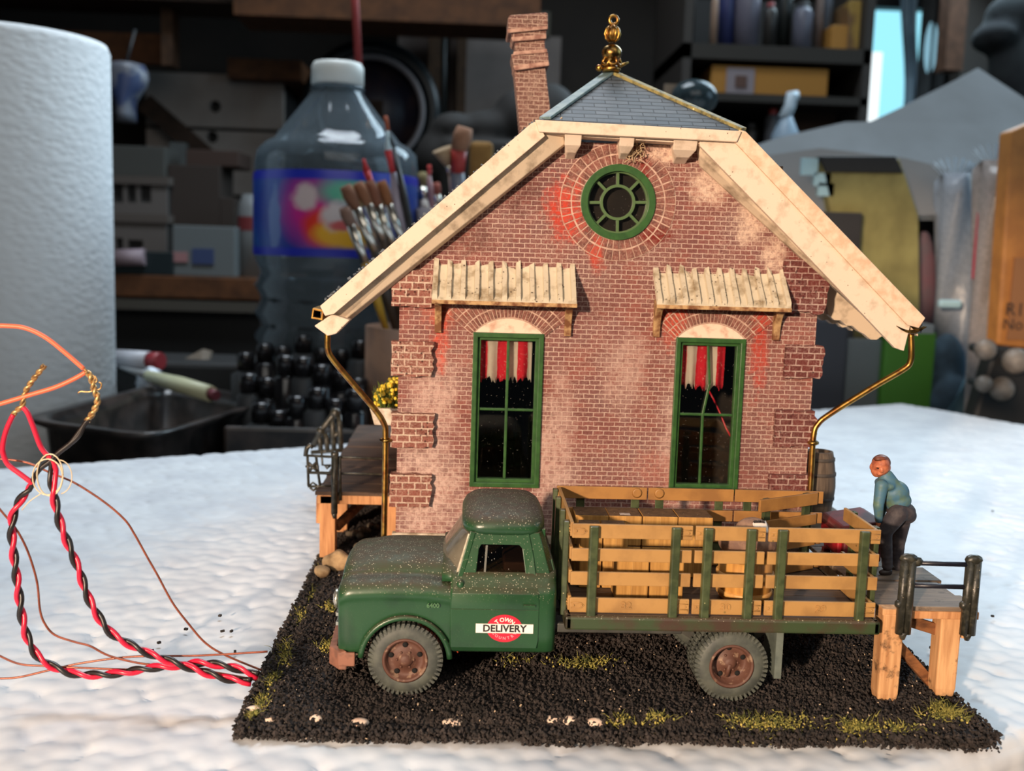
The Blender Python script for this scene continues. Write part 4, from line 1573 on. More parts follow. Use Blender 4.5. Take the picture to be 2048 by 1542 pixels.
# cowl and cab pillars
st = [[V((x, YC + y, z)) for y, z in ((-1.97, 2.9), (-1.95, 3.1), (-1.3, zc), (0, zc + .06), (1.3, zc), (1.95, 3.1), (1.97, 2.9))] for x, zc in ((-.55, 3.27), (-.2, 3.3), (.15, 3.28))]
part('cowl', G().loft(st), PAINT, truck)
ZB, ZT = 3.12, 4.12
HB, HT = 1.95, 1.66
g = G()
for s_ in (-1, 1):
    # A pillar, rear corner
    g.bar((-.1, YC + s_ * (HB - .02), ZB - .1), (.2, YC + s_ * HT, ZT), .14, .16, up=(0, 1, 0))
    pts = [((1.72, ZB - .1), (1.62, ZT)), ((2.3, ZB - .1), (1.95, ZT))]
    A = [V((1.78, YC + s_ * HB, ZB - .1)), V((2.2, YC + s_ * HB, ZB - .1)), V((2.34, YC + s_ * (HB - .3), ZB - .1)), V((2.3, YC + s_ * (HB - .35), ZB - .1)), V((1.78, YC + s_ * (HB - .14), ZB - .1))]
    B = [V((1.62, YC + s_ * HT, ZT)), V((1.88, YC + s_ * HT, ZT)), V((2.02, YC + s_ * (HT - .3), ZT)), V((1.98, YC + s_ * (HT - .35), ZT)), V((1.62, YC + s_ * (HT - .14), ZT))]
    g.loft([A, B], smooth=False)
# back wall of the cab with its window
g.loft([[V((2.3, YC - 1.7, ZB - .1)), V((2.34, YC - 1.7, ZB - .1)), V((2.34, YC + 1.7, ZB - .1)), V((2.3, YC + 1.7, ZB - .1))], [V((2.2, YC - 1.6, ZB + .3)), V((2.25, YC - 1.6, ZB + .3)), V((2.25, YC + 1.6, ZB + .3)), V((2.2, YC + 1.6, ZB + .3))]], smooth=False)
g.box(1.96, 2.06, YC - 1.45, YC + 1.45, ZT - .25, ZT + .05)
part('cab_pillars', g, PAINT, truck, bev=.03)
# roof
rings = []
for z, gx, gy in ((ZT - .06, 0, 0), (ZT + .02, .05, .06), (ZT + .14, .05, .07), (ZT + .27, -.02, 0), (ZT + .38, -.16, -.16), (ZT + .45, -.4, -.45), (ZT + .47, -.75, -.95)):
    r = []
    for i in range(40):
        t = 2 * math.pi * i / 40
        cx_ = math.copysign(abs(math.cos(t)) ** .42, math.cos(t))
        sy_ = math.copysign(abs(math.sin(t)) ** .42, math.sin(t))
        r.append(V((.99 + cx_ * (1.03 + gx), YC + sy_ * (1.72 + gy), z)))
    rings.append(r)
part('cab_roof', G().loft(rings), dusty_paint('green_roof_paint', (38, 74, 46), (32, 62, 42), (70, 56, 44)), truck)
# windscreen, wrapped round the corners
def ws(u, v):
    a = (u - .5) * 2
    yb, yt = a * (HB - .1), a * (HT - .12)
    bulge = 1 - abs(a) ** 3
    xb, xt = -.1 - .5 * bulge, .16 - .2 * bulge
    return V((xb + (xt - xb) * v, YC + yb + (yt - yb) * v, 3.12 + .16 * bulge + (ZT - .04 - 3.12 - .16 * bulge) * v))


part('windscreen', sheet(ws, 20, 6, .02), WSHIELD, truck)
g = G().bar((-.14, YC - HB + .06, 3.1), (.14, YC - HT + .02, ZT - .08), .12, .1, up=(0, 1, 0))
part('pillar_trim', g, mat('pale_trim', (222, 210, 186), (170, 160, 140), 4, rough=.5), truck)
# inside: seat, wheel, floor
g = G()
g.box(1.0, 1.9, YC - 1.7, YC + 1.7, 3.1, 3.35)
g.box(1.7, 2.0, YC - 1.65, YC + 1.65, 3.1, 3.75)
g.box(-.1, .2, YC - 1.7, YC + 1.7, 3.1, 3.3)
part('cab_inside', g, SEAT, truck, bev=.05)
part('steering_wheel', G().ring((.5, YC - .8, 3.45), .36, .035, axis=(1, 0, .6)), SEAT, truck)

# doors
for s_ in (-1, 1):
    def tilt(p, s_=s_):
        # follow the lean of the cab side above the belt line
        z = p.z
        if z > 3.0:
            y = HB + .03 - (z - 3.0) * (HB - HT) / 1.1
        elif z > 2.7:
            y = 2.28 + (HB + .05 - 2.28) * (z - 2.7) / .3
        else:
            y = 2.28
        return V((p.x, YC + s_ * (y + .015 - (p.y) * .1), z))
    fr = [(-.16, 3.0), (-.02, 3.3), (.16, ZT + .0), (1.62, ZT + .0), (1.74, 3.6), (1.83, 3.0)]
    hole = [(.3, 3.1), (.36, 3.72), (.42, 3.82), (1.38, 3.82), (1.46, 3.74), (1.56, 3.1), (1.5, 3.05), (.36, 3.05)]
    g = G().plate(fr, [hole], 0, 1.2, xf=tilt)
    low = [(-.3, 1.3), (1.86, 1.3), (1.9, 1.5), (1.9, 2.69), (-.26, 2.69), (-.36, 2.2)]
    g.plate([(-.28, 1.3), (1.86, 1.3), (1.9, 1.5), (1.9, 2.3), (-.3, 2.3)], [], -.06, .6, xf=tilt)
    rows = [2.3, 2.5, 2.7, 2.8, 2.9, 3.0, 3.06]
    g.loft([[tilt(V((x, yy, z))) for x in (-.3 + .1 * max(0, (z - 2.5)), 1.9 - .1 * max(0, z - 2.5)) for yy in ((-.06, .6) if x < 1 else (.6, -.06))] for z in rows])
    door = part('door', g, PAINT, truck, bev=.012, label='green cab door with a red and white round sign' if s_ < 0 else None)
    part('door_handle', G().bar((1.5, YC + s_ * 2.33, 2.42), (1.8, YC + s_ * 2.33, 2.42), .06, .05), PAINT, door)
    part('vent_bar', G().bar((.52, YC + s_ * 1.88, 3.08), (.56, YC + s_ * 1.77, 3.8), .05, .05, up=(0, 1, 0)), CHROME, door)
    part('window_glass', G().add([tilt(V((x, .7, z))) for x, z in ((.3, 3.05), (.36, 3.85), (1.42, 3.85), (1.58, 3.05))], [(0, 1, 2, 3)]), glassy('door_glass', (190, 170, 150), .05, .05, dots=(9, .08)) if s_ < 0 else bpy.data.materials['door_glass'], door)
    part('hinge_knob', G().ball((-.08, YC + s_ * 2.12, 2.88), (.1, .1, .12), 10, 6), PAINT, door)
    if s_ < 0:
        yq = YC - 2.28 - .035
        cx_, cz_ = PY(1009, 1257, yq).x, PY(1009, 1257, yq).z
        ell = [(cx_ + .45 * math.cos(2 * math.pi * i / 40), cz_ + .355 * math.sin(2 * math.pi * i / 40)) for i in range(40)]
        part('round_sign', G().plate(ell, [], yq, yq + .02), mat('sign_red', (214, 34, 58), rough=.35), door)
        w_ = .72
        ban = G().plate([(cx_ - w_, cz_ - .12), (cx_ + w_, cz_ - .12), (cx_ + w_, cz_ + .115), (cx_ - w_, cz_ + .115)], [], yq - .008, yq + .015)
        bn = part('banner', ban, mat('sign_white', (244, 238, 226), rough=.4), door)
        INK = mat('sign_ink', (28, 24, 28), rough=.5)
        part('lettering', text_geo('DELIVERY', .25, lambda x, y, z: V((cx_ + x * 1.0, yq - .014, cz_ - .005 + y)), bold=.009, spacing=1.02), INK, bn, label='the word DELIVERY')

        def arc_text(s, R, zc, a_mid, step, size, m, bottom=False):
            g = G()
            for i, ch in enumerate(s):
                o = (i - (len(s) - 1) / 2) * step
                t = a_mid - o if not bottom else a_mid + o
                ca, sa = math.cos(t), math.sin(t)
                px_, pz_ = cx_ + R * ca * 1.2, zc + R * sa
                rot = t - math.pi / 2 if not bottom else t + math.pi / 2
                cr, sr = math.cos(rot), math.sin(rot)
                q = text_geo(ch, size, lambda x, y, z: V((px_ + x * cr - y * sr, yq - .006, pz_ + x * sr + y * cr)), bold=.003)
                g.add(q.v, q.f)
            return g
        part('lettering', arc_text('TOWN', .235, cz_ - .01, math.pi / 2, math.radians(28), .15, None), bpy.data.materials['sign_white'], door, label='the word TOWN')
        part('lettering', arc_text('COUNTRY', .255, cz_ + .0, -math.pi / 2, math.radians(20), .1, None, True), mat('sign_pink', (240, 150, 160), rough=.4), door, label='the word COUNTRY')
part('lettering', text_geo('6400', .16, lambda x, y, z: V((PY(866, 1211, YC - 2.26).x + x, YC - 2.275 - z, PY(866, 1211, YC - 2.26).z + y)), ext=.01, bold=.002), mat('raised_green', (84, 124, 84), rough=.35), truck, label='raised number 6400 on the fender')


# wheels: local copies of one build
def wheel(x, y, z, s_, name='wheel', deep=False, lab=None):
    """axis along y; s_=-1 faces the camera"""
    w = .46
    c = V((x, y, z))
    R = .93
    g = G().lathe([(.52, .0), (.58, -.03), (.72, -.02), (.84, .02), (.9, .08), (.92, .16), (.92, w - .16), (.9, w - .08), (.84, w - .02), (.6, w), (.52, w - .02)], c + V((0, s_ * w * .0, 0)), axis=(0, -s_, 0), n=48, caps=False)
    n = 46
    for i in range(n):
        t = 2 * math.pi * i / n
        rad = V((math.cos(t), 0, math.sin(t)))
        tan = V((-math.sin(t), 0, math.cos(t)))
        m = Matrix((rad, tan, V((0, 1, 0)))).transposed()
        for off in (.11, w - .11):
            g.obox(c + rad * .905 + V((0, -s_ * off, 0)), (.08, .075, .18), m)
        g.obox(c + rad * .86 + V((0, -s_ * .03, 0)), (.1, .05, .05), m)
    wh = part(name, g, TYRE, truck, label=lab)
    d = .3 if deep else .1
    ax = V((0, -s_, 0))
    g = G().lathe([(.56, -.0), (.58, -.03), (.53, -.05), (.49, .0), (.46, d), (.4, d + .02), (.3, d + .01), (.26, d - .04), (.18, d - .05), (.15, d - .14), (.06, d - .17), (.005, d - .17)], c, axis=(0, -s_, 0), n=40, caps=False)
    hub = part('hub', g, RUST, wh)
    gh_ = G()
    gn = G()
    for i in range(5):
        t = 2 * math.pi * i / 5 + .35
        p = c + V((math.cos(t) * .38, 0, math.sin(t) * .38)) + ax * (d + .015 - .03)
        gh_.ball(p, (.07, .03, .07), 10, 6)
    for i in range(6):
        t = 2 * math.pi * i / 6
        gn.ball(c + V((math.cos(t) * .215, 0, math.sin(t) * .215)) + ax * (d - .055), .035, 8, 5)
    if deep:
        gn.tube([c + ax * (d - .14), c + V((-.05, 0, -.36)) + ax * (d - .06)], .06, 8)
    part('hub_hole', gh_, HOLE, hub)
    part('hub_nut', gn, RUST, hub)
    return wh


AXR = (6.86, .9)
# y is the outer face; the lathe runs inward (towards the truck)
wheel(AXF[0], YC - 2.2, AXF[1], -1, lab='front wheel with a rusty brown hub')
wheel(AXF[0], YC + 2.2, AXF[1], 1)
wheel(AXR[0], YC - 2.25, AXR[1], -1, deep=True, lab='outer rear wheel with a deep rusty hub')
wheel(AXR[0], YC - 1.68, AXR[1], -1)
wheel(AXR[0], YC + 2.25, AXR[1], 1, deep=True)
wheel(AXR[0], YC + 1.68, AXR[1], 1)
g = G()
for y in (YC - .8, YC + .8):
    g.box(-3.0, 10.2, y - .12, y + .12, 1.3, 1.72)
g.box(2.4, 5.6, YC - 2.0, YC - 1.85, 1.62, 1.86)
part('chassis', g, CHAS, truck, bev=.03)
g = G()
g.tube([(AXF[0], YC - 1.9, AXF[1]), (AXF[0], YC + 1.9, AXF[1])], .1, 8)
g.tube([(AXR[0], YC - 1.9, AXR[1]), (AXR[0], YC + 1.9, AXR[1])], .13, 8)
g.ball((AXR[0], YC, AXR[1]), .34, 12, 8)
part('axle', g, CHAS, truck)
for s_ in (-1, 1):
    g = G().prism([V((5.2, YC + s_ * 1.25, 1.72)), V((5.5, YC + s_ * 1.25, 1.72)), V((6.3, YC + s_ * 1.25, 1.3)), V((7.4, YC + s_ * 1.25, 1.3)), V((8.3, YC + s_ * 1.25, 1.72)), V((8.5, YC + s_ * 1.25, 1.72)), V((7.5, YC + s_ * 1.25, 1.1)), V((6.2, YC + s_ * 1.25, 1.1))], (0, .2, 0))
    part('leaf_spring', g, CHAS, truck)
for s_ in (-1, 1):
    g = G().loft([[V((7.98 - .0 * z, YC + s_ * 2.22, z)), V((8.08, YC + s_ * 2.22, z)), V((8.08, YC + s_ * 1.15, z)), V((7.98, YC + s_ * 1.15, z))] for z in (.6, .66, 1.86)], smooth=False)
    g.box(7.96, 8.14, YC + s_ * 2.22 - .06, YC + s_ * 2.22 + .06, .6, 1.86)
    part('mud_flap', g, mat('mudflap_grey', (104, 112, 104), (88, 96, 90), 3, rough=.45) if s_ < 0 else bpy.data.materials['mudflap_grey'], truck)
g = G()
g.tube(smooth_path([(-.9, YC - 1.9, 1.7), (-.5, YC - 1.85, 1.5), (-.2, YC - 1.8, 1.2), (-.1, YC - 1.6, .9)], 4), .03, 6)
g.tube(smooth_path([(-1.1, YC - 1.9, 1.8), (-.6, YC - 1.8, 1.55), (-.3, YC - 1.75, 1.25), (-.2, YC - 1.5, .9)], 4), .03, 6)
part('wiring', g, mat('orange_wire', (226, 98, 62), rough=.4), truck)

# bed
BX0, BX1, BY0, BY1 = 2.55, 10.55, 25.15, 29.85
g = G()
g.box(BX0, BX1, BY0, BY0 + .22, 1.85, 2.2)
g.box(BX0, BX1, BY1 - .22, BY1, 1.85, 2.2)
g.box(BX0, BX0 + .2, BY0, BY1, 1.85, 2.2)
g.box(BX1 - .2, BX1, BY0, BY1, 1.85, 2.2)
part('bed_frame', g, PAINT_B, truck, bev=.06)
g = G()
y = BY0 + .2
while y < BY1 - .3:
    g.box(BX0 + .1, BX1 - .1, y + .012, y + .42, 1.95, 2.2)
    y += .44
part('bed_floor', g, woodmat('bed_planks', (98, 80, 64), (74, 60, 50), 'x', 5), truck)
ZS = [(4.16, 4.52), (3.57, 3.89), (2.95, 3.29), (2.24, 2.62)]


def rack(name, p, d, nrm, L, stakes, m, lab=None, gaps=True, lean=0.0, ext=.0):
    """a stake panel from p along d; nrm = outward side (stakes stand outside)"""
    p, d, nrm = V(p), V(d), V(nrm)
    gs = G()
    r = None
    for i, (a, b) in enumerate(ZS):
        o = V((0, 0, 0))
        q0 = p + V((0, 0, (a + b) / 2 - p.z)) + d * 0
        q1 = q0 + d * L
        gs.bar(q0, q1, .085, b - a)
    slat = part(name, gs, m, truck, bev=.015, label=lab)
    for t in stakes:
        c = p + d * t + nrm * .11
        gk = G().prism([c + d * a + nrm * b + V((0, 0, 2.05 - p.z)) for a, b in ((-.13, -.05), (.13, -.05), (.1, .09), (-.1, .09))], V((0, 0, 4.5 - 2.05)))
        part('stake', gk, STAKE, slat, bev=.025)
    for i, (a, b) in enumerate(ZS):
        if i in (0, 3):
            for t0, sg in ((.0, 1), (L, -1)):
                gb = G()
                c = p + d * (t0 + sg * .2) + nrm * .05 + V((0, 0, (a + b) / 2 - p.z))
                for k_ in (-.1, .1):
                    gb.ball(c + d * k_, .03, 7, 4)
                gb.tube([c + d * (-.17 * sg) + V((0, 0, .07)), c + d * (.08 * sg) + V((0, 0, .07)), c + d * (.16 * sg), c + d * (.08 * sg) + V((0, 0, -.07)), c + d * (-.17 * sg) + V((0, 0, -.07))], .014, 5)
                part('hinge_plate', gb, m, slat)
    return slat


X = lambda px: PY(px, 1130, 25.3).x
NY = 25.42
numbers = (('32', 1252, 1218), ('30', 1450, 1222), ('29', 1641, 1221))
for (x0, x1, sk), (txt, tx, ty) in zip(((1143, 1384, (1186, 1350)), (1390, 1530, (1414, 1500)), (1536, 1760, (1562, 1726))), numbers):
    L = X(x1) - X(x0)
    r = rack('side_rack', (X(x0), NY, 2), (1, 0, 0), (0, -1, 0), L, [X(s_) - X(x0) for s_ in sk], OCHRE, lab='ochre side rack numbered %s on the near side' % txt)
    q = PY(tx, ty, NY - .05)
    part('number', text_geo(txt, .24, lambda x, y, z: V((q.x + x * 1.15, NY - .05 - z, 2.44 + y)), ext=.02, bold=.004), OCHRE, r, label='raised number %s' % txt)
FY = BY1 - .2
r = rack('side_rack', (2.62, FY, 2), (1, 0, 0), (0, 1, 0), 2.62, [.7, 2.3], OCHRE_D)
r = rack('side_rack', (5.28, FY, 2), (1, 0, 0), (0, 1, 0), 2.5, [.35, 2.1], OCHRE_D)
g = G()
for xx in (4.95, 5.6):
    g.lathe([(.13, -.02), (.15, 0), (.1, .01)], V((xx, FY - .045, 4.36)), axis=(0, -1, 0), n=20)
part('moulding_mark', g, OCHRE_D, r)
r = rack('side_rack', (7.82, FY, 2), (1, 0, 0), (0, 1, 0), 2.6, [.4, 2.2], OCHRE_D)
rack('front_rack', (2.68, NY + .12, 2), (0, 1, 0), (-1, 0, 0), FY - NY - .3, [.25, 1.4, 2.8, 3.8], OCHRE, lab='ochre rack across the front of the bed behind the cab')
rack('tail_rack', (10.38, NY + .05, 2), (0, 1, 0), (1, 0, 0), 2.25, [.35, 1.9], OCHRE, lab='near half of the tail rack, closed')
d = (V((8.25, 28.45, 2)) - V((10.2, FY - .1, 2))).normalized()
rack('tail_rack', (10.2, FY - .12, 2), d, (d.y, -d.x, 0), 2.3, [.3, 1.9], OCHRE_D, lab='far half of the tail rack, swung inward')

# ------------------------------------------------------------------ load on the bed
bz = 2.21


def carton(x0, x1, y0, y1, z0, z1, label, top=None):
    j = lambda: random.uniform(-.008, .008)
    t = thing('carton', label, 'box', ((x0 + x1) / 2, (y0 + y1) / 2, z0), 'cartons on the truck bed')
    part('box_body', G().box(x0 + .012 + j(), x1 - .012 + j(), y0 + .012, y1 - .012, z0 + .003, z1), CART, t, bev=.035)
    if top:
        part('paper_label', G().box((x0 + x1) / 2 - .15, (x0 + x1) / 2 + .14, y0 + .1, y0 + .3, z1 - .005, z1 + .008), mat('label_white', (206, 196, 186), (160, 150, 150), 8, rough=.6) if 'label_white' not in bpy.data.materials else bpy.data.materials['label_white'], t)
    g = G()
    xm = (x0 + x1) / 2
    g.box(xm - .01, xm + .01, y0 + .004, y0 + .02, z0 + .02, z1 - .02)
    part('seam', g, CAR, t)
    return t


def dusty_carton():
    k = N('dusty_carton')
    gm = k.n('ShaderNodeNewGeometry')
    sep = k.n('ShaderNodeSeparateXYZ')
    k.l(gm.outputs['Normal'], sep.inputs[0])
    lines = k.noise((14, 1, .6), 2)
    col = k.mix(k.ramp(lines, .35, .65), lin((192, 146, 80)), lin((166, 122, 64)))
    dust = k.mix(k.ramp(k.noise(5, 5, .7), .35, .65), lin((118, 92, 68)), lin((88, 68, 52)))
    dust = k.mix(k.ramp(k.noise(13, 4, .7), .66, .74), dust, lin((210, 200, 180)))
    col = k.mix(k.ramp(sep.outputs[2], .5, .8), col, dust)
    return k.done(col, .8, 0, .3, k.bump(k.noise(9, 5), .3, .02))


CART = dusty_carton()
bx = [3.05, 4.0, 4.95, 5.95, 6.95]
nm = ['first from the cab', 'second from the cab', 'third from the cab', 'last, nearest the tail']
for i in range(4):
    carton(bx[i], bx[i + 1], 28.45, 29.45, bz, bz + .88, 'brown carton in the bottom layer of the back row, %s' % nm[i])
    carton(bx[i], bx[i + 1], 28.45, 29.45, bz + .89, bz + 1.76, 'dusty brown carton in the top layer of the back row, %s' % nm[i], top=(i == 1))
for i, (a, b, n_) in enumerate(((3.1, 3.72, 'left'), (3.73, 4.42, 'right'))):
    carton(a, b, 27.4, 28.35, bz, bz + .85, 'lower brown carton by the front rack ahead of the back row, %s one' % n_)
    carton(a, b, 27.4, 28.35, bz + .86, bz + 1.66, 'upper dusty carton by the front rack ahead of the back row, %s one' % n_)
carton(3.95, 4.85, 26.45, 27.3, bz, bz + 1.08, 'low brown carton right behind the near side rack 32, beside the cab end', top=True)
carton(4.86, 5.76, 26.45, 27.3, bz, bz + 1.08, 'low brown carton right behind the near side rack 32, tail side of its pair')
# tub with a printed sack on it
kc = V((7.45, 26.75, bz))
TUB = woodmat('tub_wood', (206, 152, 78), (170, 118, 60), 'z', 8, rough=.45)
tub = thing('wooden_tub', 'light wooden hooped tub on the truck bed behind side rack 30', 'tub', kc)
part('staves', G().lathe([(0, 0), (.6, 0), (.68, .12), (.72, .6), (.7, 1.1), (.6, 1.12), (0, 1.1)], kc, n=30, wob=lambda t, h: 1 + .008 * math.cos(t * 6.283 * 12)), TUB, tub)
for z, r_ in ((.25, .74), (.72, .765)):
    part('hoop', G().lathe([(r_ - .05, -.07), (r_, -.05), (r_, .05), (r_ - .05, .07)], kc + V((0, 0, z)), n=30, caps=False), woodmat('hoop_wood', (226, 178, 104), (190, 136, 76), 'x', 6, rough=.4) if z < .5 else bpy.data.materials['hoop_wood'], tub)
sc = kc + V((.05, .12, 1.12))
sack = thing('sack', 'grey brown sack with a white printed label lying on top of the wooden tub', 'sack', sc)
g = G()
g.ball(sc + V((0, 0, .38)), (.78, .62, .4), 24, 14)
g.ball(sc + V((.15, .12, .68)), (.48, .4, .36), 20, 12)
g.ball(sc + V((-.3, -.1, .4)), (.42, .42, .4), 18, 10)
g.ball(sc + V((.45, -.05, .35)), (.3, .4, .34), 18, 10)
part('sack_body', remesh(g, .03, 5), mat('sack_cloth', (150, 118, 96), (112, 84, 70), 3, rough=.75, bump=.6, bsc=7), sack)


def lab(u, v):
    a = -.55 + 1.1 * u
    return sc + V((.26 + .36 * math.sin(a), -.3 + .34 * v - .06 * math.cos(a * 2), .72 + .25 * math.sin(v * 1.5 + .1) + .02 * math.cos(a * 3)))


part('printed_label', sheet(lab, 10, 8, .02), mat('sack_label', (228, 216, 204), (170, 90, 90), 4, .56, .62, rough=.6), sack)
g = G()
for i in range(7):
    p = lab(.15 + .1 * i, .72)
    g.obox(p + V((0, -.03, .02)), (.06, .03, .08), Matrix.Rotation(random.uniform(-.4, .4), 3, 'Y'))
part('print_marks', g, mat('print_black', (40, 34, 36), rough=.6), sack)
# ================================================================== loose wires on the left
RED = mat('red_insulation', (214, 30, 62), rough=.3, spec=.5)
BLK = mat('black_insulation', (34, 28, 26), rough=.35)
COPR = mat('enamel_wire', (150, 78, 52), (120, 62, 44), 3, rough=.3, metal=.3)
ORNG = mat('orange_insulation', (240, 112, 72), rough=.4)
BARE = mat('bare_strands', (216, 176, 116), (150, 112, 70), 8, rough=.35, metal=.6)
WY = 25.4
WZ = FOAM_Z + .1


def wp(px, py, Y=WY, lift=.1):
    p = PY(px, py, Y)
    if p.z < FOAM_Z + lift:
        p = PZ(px, py, FOAM_Z + lift)
    return p


def path(pts, Y=WY, k=7, lift=.1):
    return smooth_path([wp(x, y, Y, lift) for x, y in pts], k)


def twist(pl, r, off, turn, ph):
    out = []
    L = 0
    for i, p in enumerate(pl):
        t = (pl[min(i + 1, len(pl) - 1)] - pl[max(i - 1, 0)]).normalized()
        if i:
            L += (p - pl[i - 1]).length
        u = t.cross(V((0, 1, 0)))
        u = u.normalized() if u.length > 1e-6 else V((1, 0, 0))
        w = t.cross(u)
        a = ph + L * 2 * math.pi / turn
        out.append(p + u * math.cos(a) * off + w * math.sin(a) * off)
    return out


def resample(pl, d):
    out = [pl[0]]
    acc = 0
    for a, b in zip(pl[:-1], pl[1:]):
        L = (b - a).length
        while acc + L >= d:
            t = (d - acc) / L
            a = a + (b - a) * t
            L = (b - a).length
            acc = 0
            out.append(a.copy())
        acc += L
    out.append(pl[-1])
    return out


pairA = [(516, 1352), (470, 1336), (405, 1326), (357, 1331), (292, 1337), (243, 1346), (178, 1350), (130, 1343), (81, 1318), (58, 1283), (45, 1240), (36, 1176), (26, 1095), (23, 1056), (29, 1020), (45, 994), (60, 975)]
pairB = [(502, 1364), (447, 1356), (373, 1333), (324, 1317), (276, 1297), (227, 1270), (201, 1240), (175, 1192), (159, 1143), (139, 1095), (120, 1046), (109, 997), (104, 965)]
ta = [(66, 967), (42, 949), (16, 929), (6, 906), (6, 890), (9, 873), (16, 852), (27, 829)]
tb = [(113, 942), (105, 922), (88, 903), (79, 888), (66, 852), (55, 825), (45, 814)]
ba = [(66, 958), (80, 938), (101, 922), (120, 903), (140, 888), (160, 862), (174, 842)]
bb = [(101, 945), (104, 922), (114, 908), (137, 890), (157, 872), (168, 850), (178, 838)]
for nm, pr, rt, bt, lab_ in (('left', pairA, ta, ba, 'red and black twisted wire pair curving up at the far left of the foam'), ('right', pairB, tb, bb, 'right hand red and black twisted wire pair sloping up from the diorama')):
    pl = resample(path(pr, WY if nm == 'left' else WY - .15, lift=.17), .09)
    t = thing('twisted_wires', lab_, 'wire', pl[0], 'twisted wire pairs')
    r_ = .062
    for col, ph, tail, name in ((RED, 0, rt, 'red_wire'), (BLK, math.pi, bt, 'black_wire')):
        q = twist(pl, r_, r_ * 1.0, 1.02, ph)
        q = q + path(tail, WY - .1, 6)
        q = [q[0]] + [(q[i - 1] + q[i] * 2 + q[i + 1]) / 4 for i in range(1, len(q) - 1)] + [q[-1]]
        part(name, G().tube(q, r_, 8), col, t)
    if nm == 'left':
        e = path([(27, 829), (34, 820), (44, 812), (50, 785), (62, 765), (75, 748), (89, 731)], WY - .1)
        gg = G()
        for ph in (0, math.pi):
            gg.tube(twist(resample(e, .05), .04, .035, .35, ph), .04, 6)
    else:
        e = path([(174, 842), (184, 828), (193, 810), (195, 795), (188, 780), (186, 768), (180, 752), (173, 742)], WY - .1)
        gg = G()
        for ph in (0, math.pi):
            gg.tube(twist(resample(e, .05), .045, .04, .35, ph), .045, 6)
        for pts in ([(188, 780), (200, 778), (203, 768), (198, 764)], [(186, 782), (175, 784), (162, 783), (156, 786)], [(185, 765), (190, 755), (182, 748)], [(183, 770), (194, 762), (190, 752)]):
            gg.tube(path(pts, WY - .1, 4), .02, 5)
    part('bare_strands', gg, BARE, t)
    gg = G()
    if nm == 'left':
        for cx_, cy_, rx, ry in ((95, 954, 30, 36), (100, 950, 26, 42)):
            gg.tube([PY(cx_ + rx * math.cos(a / 24 * 6.283), cy_ + ry * math.sin(a / 24 * 6.283), WY - .2) for a in range(25)], .018, 5)
    else:
        gg.tube([PY(118 + 26 * math.cos(a), 954 + 34 * math.sin(a), WY - .25) for a in [-1.6 + 3.0 * i / 16 for i in range(17)]], .014, 5)
        gg.tube(path([(84, 986), (60, 1002), (44, 1020)], WY - .2, 3), .014, 5)
    part('loose_strand', gg, mat('pale_strand', (226, 204, 168), rough=.4, metal=.2) if nm == 'left' else bpy.data.materials['pale_strand'], t)

t = thing('orange_wire', 'orange wire arching in from the left edge to a bare twisted end', 'wire', PY(60, 790, WY))
part('upper_lead', G().tube(path([(-60, 655), (-20, 652), (15, 652), (50, 656), (90, 674), (130, 705), (168, 738)], WY - .1), .055, 9), ORNG, t)
part('lower_lead', G().tube(path([(-60, 820), (-20, 812), (0, 808), (60, 790), (110, 775), (150, 757), (172, 744)], WY - .1), .055, 9), ORNG, t)
part('bare_end', G().tube(path([(168, 738), (173, 742), (176, 747)], WY - .12), .035, 7), BARE, t)
cop = (('thin copper coloured wire arching high over the foam to the diorama edge', [(-40, 914), (0, 918), (25, 920), (60, 927), (100, 945), (150, 966), (210, 1005), (250, 1040), (270, 1070), (295, 1115), (315, 1150), (345, 1205), (375, 1245), (410, 1285), (450, 1310), (522, 1340)], WY + .3),
       ('thin copper coloured wire bending down beside the left twisted pair then along the foam', [(-40, 970), (0, 1019), (30, 1055), (50, 1090), (65, 1130), (75, 1170), (80, 1220), (90, 1248), (110, 1270), (150, 1284), (180, 1292), (220, 1312), (290, 1328), (370, 1332), (430, 1345), (512, 1360)], WY + .1),
       ('thin copper coloured wire lying on the foam, lower left, running beneath the twisted pairs', [(-40, 1290), (0, 1312), (40, 1328), (90, 1332), (170, 1336), (270, 1339), (370, 1336), (505, 1358)], WY + .1),
       ('thin copper coloured wire lying on the foam, entering the base highest', [(-40, 1358), (0, 1357), (40, 1354), (100, 1340), (170, 1325), (270, 1313), (400, 1311), (535, 1303)], WY + .2))
for lab_, pts, Y in cop:
    solo('copper_wire', G().tube(path(pts, Y, 6, .06), .028, 7), COPR, lab_, 'wire', group='thin copper wires')
# ================================================================== the workshop behind
BZ = FOAM_Z - FT - .26                   # bench top


def R_(x0, y0, x1, y1, Y):
    xm, ym = (x0 + x1) / 2, (y0 + y1) / 2
    return PY(x0, ym, Y).x, PY(x1, ym, Y).x, PY(xm, y1, Y).z, PY(xm, y0, Y).z


def flat(n, c, r=.7, **k):
    return bpy.data.materials[n] if n in bpy.data.materials else mat(n, c, rough=r, **k)


def pbox(name, rect, Y, dep, m, label, cat, z0=None, group=None, bev=.15):
    a, b, c, d = R_(*rect, Y)
    if z0 is not None:
        c = z0
    return solo(name, G().box(a, b, Y, Y + dep, c, d), m, label, cat, group=group, bev=bev)


def struct(name, g, m, bev=0):
    o = solo(name, g, m, None, None, bev=bev)
    o['kind'] = 'structure'
    return o


